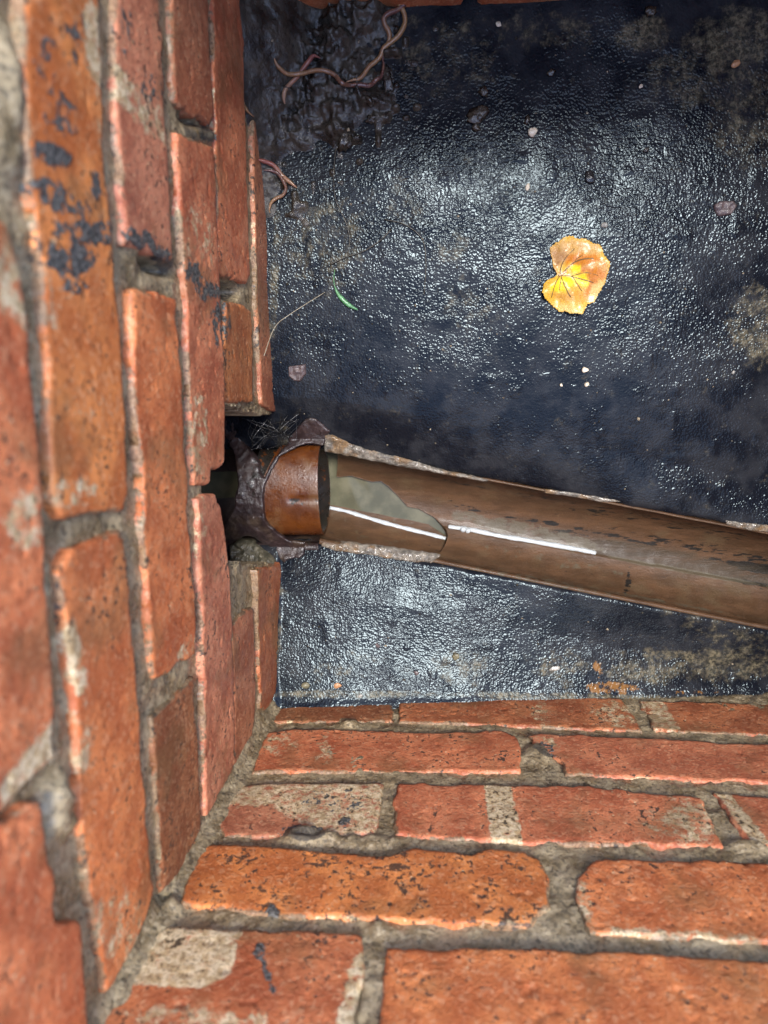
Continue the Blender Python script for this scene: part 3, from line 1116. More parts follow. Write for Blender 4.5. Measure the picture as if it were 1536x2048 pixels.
LS0, LT0 = line_th(900, 1057)
LS1, LT1 = line_th(1536, 1173)
HOLE_CH = [(600, 936), (655, 936), (664, 946), (676, 954), (702, 951), (722, 957), (742, 963), (762, 962), (776, 972), (790, 986), (802, 998), (815, 1013), (838, 1018), (852, 1026),
           (868, 1034), (880, 1046), (892, 1060), (896, 1074), (889, 1094), (880, 1108), (862, 1120), (840, 1150), (600, 1150)]
CH_GRIME = [(1515, 1135, 55, 10, 8, 1.3), (1450, 1122, 40, 5, 10, .6), (1500, 1165, 60, 5, 10, 1.0), (1440, 1152, 30, 3, 10, .8), (1100, 1046, 18, 5, 8, 1.2), (1400, 1095, 200, 9, 10.5, .62), (1350, 1225, 200, 6, 10.5, .55), (1255, 1160, 4, 40, 8, .6), (1150, 1070, 120, 5, 10.5, .5), (930, 1015, 30, 6, 10, .75), (910, 1005, 16, 4, 8, .6),
            (1250, 1075, 120, 5, 11, .5), (1060, 1040, 60, 4, 8, .5), (1260, 1150, 5, 40, 5, .42), (1100, 1000, 300, 6, 11, .35), (1300, 1040, 300, 12, 11, .42)]
CH_SILT_GLINT = [(1370, 1142, 190, 5, 10.4, 1.0), (1200, 1180, 330, 4, 10.4, .5), (1100, 1120, 200, 14, 10.4, .35), (1020, 1052, 90, 16, 8, .7), (1140, 1085, 70, 18, 10, .75), (940, 1035, 40, 14, 10, .7)]  # long first band paints the pale highlight line down the channel


def build_channel():
    res = .0015
    s = np.arange(0, .60, res)
    th = np.radians(np.linspace(-88, 88, 110))
    S, T = np.meshgrid(s, th, indexing='ij')
    P = chan_pt(S, T)
    px = project(P)
    sdp = -poly_sdf(px, HOLE_CH) * .00045            # metres, positive inside the hole
    sd = np.where(sdp > 0, sdp, sdp)
    rs = .0015
    G = np.stack([S, T * RI], -1)
    used, uv, Fq = grid_clip(G, sd, rs)
    S1, T1 = uv[:, 0], uv[:, 1] / RI
    Q = np.stack([S1, uv[:, 1], np.zeros_like(S1)], -1)
    dr = .0004 * fbm(Q, 40, 3, 81)
    t0 = LT0 + (LT1 - LT0) * (S1 - LS0) / (LS1 - LS0) + .010 * noise3(Q, 90, 83)
    dr = dr - .0020 * sstep(t0 + .012, t0 - .012, T1) * sstep(.10, .125, S1)
    Pi = chan_pt(S1, T1, RI + dr)
    n = len(Pi)
    Po = chan_pt(S1, T1, RI + .008 * np.cos(T1) ** .5 + .001)
    bd = boundary(Fq)
    sides = np.stack([bd[:, 0], bd[:, 1], bd[:, 1] + n, bd[:, 0] + n], -1)
    px1 = project(Pi)
    g = blob_field(px1, CH_GRIME)
    si = blob_field(px1, CH_SILT_GLINT)
    fl = sstep(t0 - .01, t0 + .03, T1) * sstep(t0 + .62, t0 + .30, T1) * .75 * sstep(LS0 - .03, LS0 + .05, S1)  # olive waterline stain, also painted shade on the channel's upper side
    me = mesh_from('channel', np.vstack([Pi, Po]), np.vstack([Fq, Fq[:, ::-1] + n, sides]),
                   {'grime_shade': np.concatenate([g, g]), 'silt': np.concatenate([si, si]), 'film_shade': np.concatenate([fl, fl])})
    # faces must look towards the axis: flip if needed
    me.calc_loop_triangles()
    nz = me.polygons[len(Fq) // 2].normal
    ctr = me.polygons[len(Fq) // 2].center
    ax = np.array([AX_A[0], AX_A[1], 0]) + U3 * ((np.array(ctr) - np.array([AX_A[0], AX_A[1], 0])) @ U3)
    if (np.array(nz) @ (ax - np.array(ctr))) < 0:
        me.flip_normals()
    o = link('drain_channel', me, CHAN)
    tag(o, 'brown half round clay drain channel with a jagged broken end, running to the right edge', 'drain channel')
    return o


chan = build_channel()


def build_shard():
    poly = [(644, 1012), (700, 1004), (760, 1000), (812, 1020), (850, 1044), (893, 1074), (885, 1100), (874, 1111), (800, 1100), (720, 1090), (640, 1078)]
    s = np.arange(-.03, .16, .0014)
    th = np.radians(np.linspace(-100, 60, 110))
    S, T = np.meshgrid(s, th, indexing='ij')

    def pt(S, T, r):
        d = -.0062 - .008 * np.clip(S, 0, 1)
        return chan_pt(S, T, r, 0) + d[..., None] * VZ - .0008 * N3
    sd = poly_sdf(project(pt(S, T, RI)), poly) * .00045
    G = np.stack([S, T * RI], -1)
    used, uv, Fq = grid_clip(G, sd, .0014)
    Pi = pt(uv[:, 0], uv[:, 1] / RI, RI)
    Po = pt(uv[:, 0], uv[:, 1] / RI, RI + .006)
    n = len(Pi)
    bd = boundary(Fq)
    sides = np.stack([bd[:, 0], bd[:, 1], bd[:, 1] + n, bd[:, 0] + n], -1)
    z = np.zeros(2 * n)
    me = mesh_from('pipe_shard', np.vstack([Pi, Po]), np.vstack([Fq, Fq[:, ::-1] + n, sides]), {'grime_shade': z, 'silt': z + .25})
    me.update()
    k = len(Fq) // 2
    c, nn = np.array(me.polygons[k].center), np.array(me.polygons[k].normal)
    ax = np.array([AX_A[0], AX_A[1], 0]) + U3 * ((c - np.array([AX_A[0], AX_A[1], 0])) @ U3)
    if nn @ (ax - c) < 0:
        me.flip_normals()
    tag(link('pipe_shard', me, CHAN), 'broken piece of brown clay channel lying half under the murky water', 'pipe shard')


build_shard()

# amber pipe end
SQ = .55                                   # the amber pipe is a flattened, worn section
XA = on_z(641, 990, .012)[0]
YP = on_z(570, 988, .026)[1]


def build_pipe():
    R0, L0, L1 = .0465, on_z(512, 990, .026)[0], XA
    s = np.linspace(L0, L1, 60)
    th = np.linspace(-math.pi, math.pi, 97)
    V, Fq, g = [], [], []
    zc = 0.0
    for i, a in enumerate(s):
        for t in th[:-1]:
            r = R0
            # worn slot and dent on the crown
            du = (a - (XA - .012)) / .017
            dv = (t + .12) / .12
            sl = 1 / (1 + math.exp(-(a - (XA - .030)) / .0012))
            gv = math.exp(-((t + .14) / .055) ** 2)
            r -= .0040 * sl * gv
            zz = r * math.cos(t)
            V.append((a + (.022 * max(0, math.sin(t)) * (1 - i / (len(s) - 1))), YP + r * math.sin(t), zc + (zz * SQ if zz > 0 else zz)))
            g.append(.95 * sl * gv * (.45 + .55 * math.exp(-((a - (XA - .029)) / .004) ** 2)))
    m = len(th) - 1
    for i in range(len(s) - 1):
        for k in range(m):
            a, b_ = i * m + k, i * m + (k + 1) % m
            Fq.append((a, a + m, b_ + m, b_))
    n = len(V)
    # inner skin at the cut end, blackened for the shade inside the pipe
    for t in th[:-1]:
        V.append((L1, YP + (R0 - .004) * math.sin(t), zc + (R0 - .004) * math.cos(t) * (SQ if math.cos(t) > 0 else 1)))
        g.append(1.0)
    for t in th[:-1]:
        V.append((L0, YP + (R0 - .004) * math.sin(t), zc + (R0 - .004) * math.cos(t) * (SQ if math.cos(t) > 0 else 1)))
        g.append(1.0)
    b0 = (len(s) - 1) * m
    for k in range(m):
        k2 = (k + 1) % m
        Fq.append((b0 + k, n + k, n + k2, b0 + k2))
        Fq.append((n + k, n + m + k, n + m + k2, n + k2))
    me = mesh_from('drain_pipe', V, Fq, {'grime_shade': np.array(g), 'silt': np.zeros(len(V))})
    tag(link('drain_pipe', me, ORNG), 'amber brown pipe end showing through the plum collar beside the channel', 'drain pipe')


build_pipe()


def collar_z(x, y):
    dy = y - YP
    return np.maximum(.0315 - .030 * np.clip(np.abs(dy) / .062, 0, 1.25) ** 2, bench_z(x, y) + .0030)


def cc(pts):
    return [(400 + x / 4.8, 800 + y / 4.8) for x, y in pts]


COLLAR = cc([(190, 60), (250, 95), (300, 150), (350, 270), (395, 370), (430, 430), (470, 495), (520, 540), (555, 600), (560, 700), (610, 760), (650, 700), (690, 600), (760, 500),
             (830, 430), (850, 370), (930, 270), (1010, 190), (1060, 175), (1110, 185), (1190, 230), (1235, 300), (1190, 410), (1175, 440), (1100, 425),
             (1040, 425), (960, 440), (900, 465), (830, 500), (760, 535), (715, 600), (670, 690), (640, 770), (612, 860), (600, 960), (600, 1070), (620, 1150), (660, 1210), (740, 1285),
             (800, 1325), (860, 1350), (940, 1365), (1005, 1368), (1000, 1480), (950, 1512), (850, 1525), (805, 1575), (760, 1520), (680, 1430), (600, 1370),
             (520, 1322), (430, 1310), (330, 1350), (250, 1420), (200, 1300), (222, 1230), (262, 1160), (292, 1100), (322, 1010), (342, 900), (354, 800), (358, 700), (346, 610), (330, 540),
             (280, 420), (220, 310), (150, 200)])
col_xy = np.array([on_surf(x, y, collar_z)[:2] for x, y in COLLAR])
FR_F = (ZERO, np.array([1.0, 0, 0]), np.array([0, 1.0, 0]), VZ)


def col_h(uv, sd, P):
    P3 = np.concatenate([uv, np.zeros((len(uv), 1))], -1)
    e = np.clip(1 + sd / .0022, 0, 1)
    return collar_z(uv[:, 0], uv[:, 1]) - .0018 * (1 - np.sqrt(1 - e * e)) + .0014 * fbm(P3, 60, 3, 91) + .0009 * fbm(P3, 230, 2, 92)


zero_a = {'grime_shade': lambda uv, sd, P: blob_field(project(P), [(512, 935, 16, 45, 20, .6), (505, 1000, 10, 40, 10, .35)]),
          'silt': lambda uv, sd, P: np.zeros(len(uv))}


def slab_follow(name, poly, zfun, thick, res, mat, attrs, **kw):
    """slab whose underside follows its top at `thick` below"""
    o = slab(name, poly, FR_F, zfun, 0.0, res, mat, None, attrs, **kw)
    me = o.data
    n = len(me.vertices)
    co = np.empty(n * 3, np.float32)
    me.vertices.foreach_get('co', co)
    co = co.reshape(-1, 3)
    low = np.abs(co[:, 2]) < 1e-9
    if low.any():
        uvl = co[low, :2].astype(float)
        co[low, 2] = zfun(uvl, np.full(len(uvl), 0.0), None) - thick
        me.vertices.foreach_set('co', co.ravel())
        me.update()
    return o


collar = slab_follow('pipe_collar', col_xy, col_h, .007, .0011, PLUM, zero_a, edge_noise=.0022, en_scale=130, seed=90)
tag(collar, 'dark plum X shaped clay collar over the pipe in the wall opening', 'pipe collar')

# pipe body below the collar, holding the water under the wall
def build_trough():
    R0, L0, L1 = .054, -.10, XA - .006
    s = np.linspace(L0, L1, 30)
    th = np.linspace(-math.pi / 2, math.pi / 2, 49)
    V, Fq = [], []
    for r in (R0, R0 + .008):
        for a in s:
            for t in th:
                V.append((a, YP + r * math.sin(t), .004 - r * math.cos(t)))
    m, n = len(th), len(s) * len(th)
    for i in range(len(s) - 1):
        for k in range(m - 1):
            a = i * m + k
            Fq.append((a, a + m, a + m + 1, a + 1))
            Fq.append((a + n, a + n + 1, a + n + m + 1, a + n + m))
    for i in range(len(s) - 1):
        for k in (0, m - 1):
            a = i * m + k
            Fq.append((a, a + m, a + m + n, a + n))
    me = mesh_from('pipe_trough', V, Fq, {'grime_shade': np.full(len(V), .3), 'silt': np.zeros(len(V))})
    o = link('lower_shell', me, PLUM, collar)


build_trough()

# ------------------------------------------------------------------ water
ZW = -.0480


def build_water():
    pts = [(-.098, YP - .05), (XA - .002, YP - .05), (XA + .004, YP - .044), (XA + .02, YP - .043)]
    s = np.linspace(0, .22, 40)
    res = .003
    x0, x1 = -.098, .30
    xs = np.arange(x0, x1, res)
    V, Fq = [], []
    for x in xs:
        if x < XA:
            c, hw = YP, .0535 if x < XA - .001 else .045
        else:
            c = AX_A[1] + (x - AX_A[0]) * AX_D[1] / AX_D[0]
            hw = .043
        for k in range(13):
            y = c - hw + 2 * hw * k / 12
            V.append((x, y, ZW + .00012 * math.sin(x * 210 + y * 120)))
    for i in range(len(xs) - 1):
        for k in range(12):
            a = i * 13 + k
            Fq.append((a, a + 13, a + 14, a + 1))
    o = link('water', mesh_from('water', V, Fq), WATER)
    tag(o, 'murky green water standing in the broken pipe', None, None, 'structure')
    return o


water = build_water()


def line_on(px, f, r, name, mat, parent):
    P = [on_surf(x, y, f) - np.array([0, 0, .0030]) for x, y in px]
    return tube(name, P, r, mat, parent, sides=16, n=10)


line_on([(652, 1016), (690, 1024), (720, 1033), (760, 1045), (800, 1056), (840, 1066), (872, 1074), (891, 1079)], lambda x, y: np.maximum(ZW, chan_z(x, y) - .0062 - .008 * np.clip(x - AX_A[0], 0, 1)) + .0002, lambda t: .00264 + .00028 * math.sin(math.pi * t) + .00018 * math.sin(31 * t) + .00012 * math.sin(83 * t), 'water_edge', BEAD, water)
line_on([(896, 1056), (930, 1059), (960, 1065), (1000, 1074), (1040, 1080), (1080, 1087), (1120, 1094), (1160, 1101), (1192, 1108)], lambda x, y: chan_z(x, y, .0020), lambda t: .00266 + .00030 * math.sin(math.pi * t) + .00025 * math.sin(27 * t + 1) + .00018 * math.sin(71 * t), 'water_edge', BEAD, water)
for bx, by in ((926, 1059), (936, 1061)):
    p = on_surf(bx, by, lambda x, y: chan_z(x, y, .0020)) + np.array([0, 0, .0004])
    V, Fq = [], []
    for i in range(9):
        a = math.pi / 2 * i / 8
        for k in range(16):
            b_ = 2 * math.pi * k / 16
            V.append((p[0] + .0030 * math.cos(a) * math.cos(b_), p[1] + .0030 * math.cos(a) * math.sin(b_), p[2] + .0026 * math.sin(a)))
    for i in range(8):
        for k in range(16):
            Fq.append((i * 16 + k, i * 16 + (k + 1) % 16, (i + 1) * 16 + (k + 1) % 16, (i + 1) * 16 + k))
    link('bubble', mesh_from('bubble', V, Fq), BEAD, water)


# ------------------------------------------------------------------ crumbled cement along the channel
def floor_patch(name, px, hmax, mat, seed, lift=0.0, attrs=None, res=.0011, edge=.0016, rnd=.004, zbase=None, lump=.5, parent=None):
    f = zbase or surf
    xy = np.array([on_surf(x, y, f)[:2] for x, y in px])

    def hf(uv, sd, P):
        P3 = np.concatenate([uv, np.full((len(uv), 1), seed * 1.3)], -1)
        e = np.clip(1 + sd / rnd, 0, 1)
        return f(uv[:, 0], uv[:, 1]) + lift + hmax * np.sqrt(np.clip(1 - e * e, 0, 1)) * (1 - lump + lump * (1 + fbm(P3, 150, 3, seed))) + .3 * hmax * noise3(P3, 330, seed + 3) * np.sqrt(np.clip(1 - e * e, 0, 1)) - .0005
    o = slab(name, xy, FR_F, hf, 0, res, mat, parent, attrs, edge_noise=edge, en_scale=160, seed=seed)
    me = o.data
    n = len(me.vertices)
    co = np.empty(n * 3, np.float32)
    me.vertices.foreach_get('co', co)
    co = co.reshape(-1, 3)
    low = co[:, 2] == 0
    if low.any():
        co[low, 2] = f(co[low, 0].astype(float), co[low, 1].astype(float)) + lift - .006
        me.vertices.foreach_set('co', co.ravel())
        me.update()
    return o


rimz = lambda x, y: np.maximum(bench_z(x, y), 0.0)
cem1 = floor_patch('cement_fillet', [(648, 868), (668, 870), (700, 886), (740, 900), (790, 912), (830, 922), (880, 938), (940, 950), (980, 962), (960, 962), (880, 948), (820, 936), (760, 925), (700, 912), (660, 905), (648, 903)], .004, CEMENT, 101, rnd=.005, edge=.0014)
tag(cem1, 'crumbled pale cement strip along the upper rim of the clay channel', 'cement')
cem2 = floor_patch('cement_fillet', [(640, 1079), (680, 1084), (740, 1091), (800, 1098), (872, 1110), (880, 1112), (862, 1126), (820, 1124), (770, 1116), (720, 1108), (670, 1102), (642, 1094)], .0035, CEMENT, 102, rnd=.005, edge=.0014)
tag(cem2, 'grey crumbled cement below the broken pipe shard', 'cement')
cem3 = floor_patch('cement_lump', [(462, 1090), (480, 1076), (505, 1078), (530, 1096), (548, 1112), (556, 1126), (500, 1130), (462, 1126)], .012, mat_plain('olive_silt', (.05, .045, .028), (.15, .13, .085), 160, .4, .004), 103, lift=.004, rnd=.010, edge=.001)
tag(cem3, 'rounded olive silt lump under the lower left arm of the plum collar', 'silt lump')
cem4 = floor_patch('cement_crust', [(1090, 978), (1140, 984), (1200, 994), (1240, 1003), (1200, 1003), (1140, 993), (1090, 986)], .0016, CEMENT, 104, rnd=.003, edge=.0012)
tag(cem4, 'thin pale crust on the upper channel rim right of centre', 'cement')
cem5 = floor_patch('cement_crust', [(1450, 1040), (1500, 1046), (1550, 1050), (1550, 1066), (1500, 1060), (1455, 1050)], .0016, CEMENT, 105, rnd=.003, edge=.0012)
tag(cem5, 'thin grey crust on the upper channel rim at the right edge', 'cement')


# ------------------------------------------------------------------ earthworms
WORM1 = mat_worm('dark_worm_skin', (.115, .050, .043), (.28, .155, .070))
WORM2 = mat_worm('pink_worm_skin', (.24, .075, .06), (.33, .20, .115))
WORM3 = mat_worm('tan_worm_skin', (.30, .165, .07), (.25, .13, .062))


def w7(pts):
    return [(430 + x / 3.268, y / 3.268) for x, y in pts]


def worm(px, r, mat, label, taper=(.25, .35), lifts=None):
    P = []
    for i, (x, y) in enumerate(px):
        p = at(x, y)
        z = float(surf(np.array([p[0]]), np.array([p[1]]))[0])
        P.append((p[0], p[1], z + r * .75 + (lifts[i] if lifts else 0)))
    P = np.array(P)
    # keep the path smooth over the lumps
    zz = P[:, 2].copy()
    for _ in range(1):
        zz[1:-1] = np.maximum(zz[1:-1], .25 * zz[:-2] + .5 * zz[1:-1] + .25 * zz[2:])
    P[:, 2] = zz

    def rad(t):
        a = min(1.0, .25 + t / taper[0])
        b_ = min(1.0, .22 + (1 - t) / taper[1])
        return r * min(a, b_) * (1 + .10 * math.exp(-((t - .3) / .05) ** 2)) * (1 + .03 * math.sin(t * 160))
    o = tube('earthworm', P, rad, mat, None, sides=12, n=10)
    tag(o, label, 'worm', 'earthworms on the mud')


worm(w7([(1268, -10), (1235, 40), (1190, 75), (1135, 95), (1105, 125), (1110, 165), (1130, 200), (1142, 240), (1130, 285), (1100, 320)]), .0021, WORM1, 'short dark purple worm crossing another at the top edge', (.1, .3))
worm(w7([(1165, -10), (1205, 40), (1235, 90), (1242, 150), (1225, 200), (1190, 250), (1140, 290), (1100, 325), (1082, 375), (1050, 410), (1010, 440), (975, 490), (945, 520), (905, 530), (862, 540)]), .0020, WORM3, 'long tan worm looping down from the top edge', (.08, .25))
worm(w7([(1105, 330), (1098, 390), (1102, 440), (1085, 510), (1060, 550), (1015, 570), (950, 560), (880, 566), (830, 545), (790, 508), (740, 475), (690, 464), (640, 470), (580, 486), (520, 496), (470, 486), (430, 455), (402, 420), (390, 385)]), .0018, WORM1, 'long dark wavy worm stretching left across the mud', (.3, .12))
worm(w7([(690, 385), (650, 378), (612, 410), (575, 460), (535, 515), (490, 560), (458, 600), (452, 645), (460, 685)]), .0019, WORM2, 'pinkish worm crossing under the long wavy worm', (.25, .2))
worm(w7([(268, 1042), (310, 1055), (350, 1068), (385, 1085), (412, 1112), (440, 1150), (480, 1185), (515, 1212), (538, 1232)]), .0019, WORM2, 'red worm with pale tail beside the left brick wall', (.2, .3))
worm(w7([(322, 1115), (370, 1120), (415, 1140), (450, 1190), (466, 1240), (445, 1280), (405, 1298), (372, 1325), (358, 1370), (362, 1395)]), .0015, WORM1, 'thin curled brown worm below the red worm', (.2, .35))
worm(w7([(70, 350), (95, 440), (130, 530), (165, 620), (190, 690), (220, 735), (258, 768)]), .0014, WORM3, 'thin pale worm emerging beside the top left bricks', (.3, .3))


# ------------------------------------------------------------------ leaf
def build_leaf():
    k = 7.68
    L = lambda pts: [(1050 + x / k, 440 + y / k) for x, y in pts]
    out = [(495, 845), (430, 730), (410, 580), (385, 450), (450, 390), (500, 365), (560, 310), (640, 290), (700, 275), (760, 300), (830, 310), (900, 295), (960, 330), (1030, 375),
           (1130, 390), (1160, 470), (1195, 580), (1250, 650), (1270, 700), (1260, 780), (1225, 860), (1205, 950), (1150, 1060), (1100, 1140), (1060, 1240), (1000, 1275), (930, 1290),
           (900, 1370), (860, 1455), (780, 1440), (690, 1440), (600, 1400), (530, 1410), (460, 1340), (380, 1270), (290, 1190), (262, 1080), (285, 980), (350, 920), (430, 895)]
    base = np.array([at(x, y)[:2] for x, y in L(out)])
    # serrate the margin
    pts = []
    n = len(base)
    ctr = base.mean(0)
    rr = random.Random(5)
    for i in range(n):
        a, b_ = base[i], base[(i + 1) % n]
        m = max(1, int(np.linalg.norm(b_ - a) / .0022)) if 2 <= i <= n - 5 else 1
        for j in range(m):
            p = a + (b_ - a) * j / m
            pts.append(p)
            if m > 0 and 2 <= i <= n - 5:
                q = a + (b_ - a) * (j + .35) / m
                o_ = (q - ctr) / np.linalg.norm(q - ctr)
                pts.append(q + o_ * rr.uniform(.0006, .0016))
    pts = np.array(pts)
    stem_xy = np.array(at(*L([(545, 845)])[0])[:2])

    def zf(x, y):
        d = np.hypot(x - stem_xy[0], y - stem_xy[1])
        a = np.arctan2(y - stem_xy[1], x - stem_xy[0])
        P = np.stack([x, y, np.zeros_like(x)], -1)
        return bench_z(x, y) + .0030 + .0022 * np.sin(a * 5 + .6) * np.clip(d / .03, 0, 1) + .0018 * noise3(P, 70, 301) + .0012 * np.clip(d / .03, 0, 1.3) ** 2 + .0004 * noise3(P, 260, 302)

    root = tag(empty('autumn_leaf', (float(ctr[0]), float(ctr[1]), float(bench_z(ctr[:1], ctr[1:])[0]))), 'yellow and orange heart shaped leaf lying on the wet black floor', 'leaf')

    def tint(uv, sd, P):
        px = project(P)
        q = (px - np.array([1050, 440])) * k
        nz = fbm(np.concatenate([uv * 1.0, np.zeros((len(uv), 1))], -1), 130, 3, 311)
        q = q + nz[:, None] * 60
        tan, yel, org, brn, gold = np.array([.52, .30, .10]), np.array([.85, .60, .010]), np.array([.50, .17, .008]), np.array([.28, .12, .035]), np.array([.62, .36, .045])
        c = np.repeat(gold[None], len(uv), 0)

        def lay(poly, colr, soft=40, s=1.0):
            nonlocal c
            w = (s * sstep(soft, -soft, poly_sdf(q, poly)))[:, None]
            c = c * (1 - w) + colr * w
        lay([(380, 440), (700, 270), (1130, 380), (1190, 580), (900, 500), (650, 620), (500, 830)], tan)
        lay([(400, 480), (640, 460), (640, 640), (500, 800)], brn, 60, .7)
        lay([(640, 560), (860, 510), (1060, 510), (1230, 640), (1220, 860), (1060, 1000), (1000, 1250), (900, 1180), (960, 950), (860, 820), (650, 700)], org)
        lay([(880, 700), (1020, 720), (1240, 640), (1260, 760), (1000, 770)], tan, 40, .8)
        lay([(500, 870), (700, 850), (980, 840), (960, 980), (800, 1010), (700, 1060), (420, 1130), (380, 1040)], yel)
        lay([(690, 700), (820, 660), (860, 790), (740, 830)], yel, 30)
        lay([(420, 1120), (720, 1080), (940, 1090), (1000, 1260), (700, 1260), (460, 1200)], np.array([.55, .27, .05]), 50, .8)
        lay([(540, 1300), (900, 1290), (860, 1460), (560, 1410)], np.array([.66, .46, .16]), 50)
        lay([(1010, 1000), (1200, 900), (1060, 1240), (1000, 1200)], np.array([.62, .45, .18]), 30)
        return c * np.array([.86, .84, .62])
    blade = slab('blade', pts, FR_F, lambda uv, sd, P: zf(uv[:, 0], uv[:, 1]), 0, .0009, LEAF, root, {'tint': tint})
    me = blade.data
    n = len(me.vertices)
    co = np.empty(n * 3, np.float32)
    me.vertices.foreach_get('co', co)
    co = co.reshape(-1, 3)
    low = co[:, 2] == 0
    co[low, 2] = zf(co[low, 0].astype(float), co[low, 1].astype(float)) - .0007
    me.vertices.foreach_set('co', co.ravel())
    me.update()
    vm = mat_plain('leaf_vein', (.075, .04, .01), (.14, .08, .02), 300, .5, .0003)
    for seg, r in (([(545, 845), (480, 950), (440, 1060), (405, 1190)], .0004), ([(560, 860), (545, 960), (525, 1080)], .0003), ([(555, 880), (600, 980), (650, 1090), (700, 1180)], .00045),
                   ([(560, 850), (720, 870), (800, 980), (870, 1090)], .00035), ([(720, 870), (880, 910), (1050, 960)], .0004), ([(720, 860), (830, 830), (960, 810), (1120, 850)], .0003),
                   ([(560, 840), (650, 740), (760, 650), (900, 600), (1050, 590)], .00055), ([(760, 650), (800, 590), (880, 545)], .0003), ([(540, 830), (560, 700), (640, 560), (760, 440)], .0004)):
        P = []
        for x, y in L(seg):
            p = on_surf(x, y, zf)
            P.append((p[0], p[1], float(zf(np.array([p[0]]), np.array([p[1]]))[0]) + .0001))
        tube('vein', P, r, vm, root, sides=6, n=6)
    P = []
    for i, (x, y) in enumerate(L([(640, 790), (590, 815), (545, 845), (515, 850)])):
        p = on_surf(x, y, zf)
        P.append((p[0], p[1], float(zf(np.array([p[0]]), np.array([p[1]]))[0]) + .0009))
    tube('leaf_stalk', P, .0009, mat_plain('leaf_stalk', (.45, .28, .14), (.6, .42, .26), 300, .5, .0003), root, sides=8, n=6)


build_leaf()


# ------------------------------------------------------------------ stones and bits
def stone_mesh(name, c, a, b_, h, rot, seed, facet=.25, sink=.25, rough=.05):
    rs = np.random.RandomState(seed)
    nu, nv = 20, 12
    V = []
    for i in range(nv + 1):
        t = math.pi * i / nv
        for k in range(nu):
            p = 2 * math.pi * k / nu
            V.append((math.sin(t) * math.cos(p), math.sin(t) * math.sin(p), math.cos(t)))
    V = np.array(V)
    r = np.ones(len(V))
    for _ in range(14):                      # cut by random planes: angular pebble
        d = rs.normal(size=3)
        d /= np.linalg.norm(d)
        k_ = 1 - facet * rs.uniform(.4, 1.3)
        dt = V @ d
        r = np.where(dt > 1e-3, np.minimum(r, k_ / np.maximum(dt, 1e-3)), r)
    r = r * (1 + rough * fbm(V + seed, 2.5, 3, seed))
    V = V * r[:, None] * np.array([a, b_, h])
    ca, sa = math.cos(rot), math.sin(rot)
    V = np.stack([V[:, 0] * ca - V[:, 1] * sa, V[:, 0] * sa + V[:, 1] * ca, V[:, 2]], -1)
    V = V + np.array([c[0], c[1], c[2] + h * (1 - 2 * sink) * .9])
    Fq = []
    for i in range(nv):
        for k in range(nu):
            Fq.append((i * nu + k, (i + 1) * nu + k, (i + 1) * nu + (k + 1) % nu, i * nu + (k + 1) % nu))
    return mesh_from(name, V, Fq)


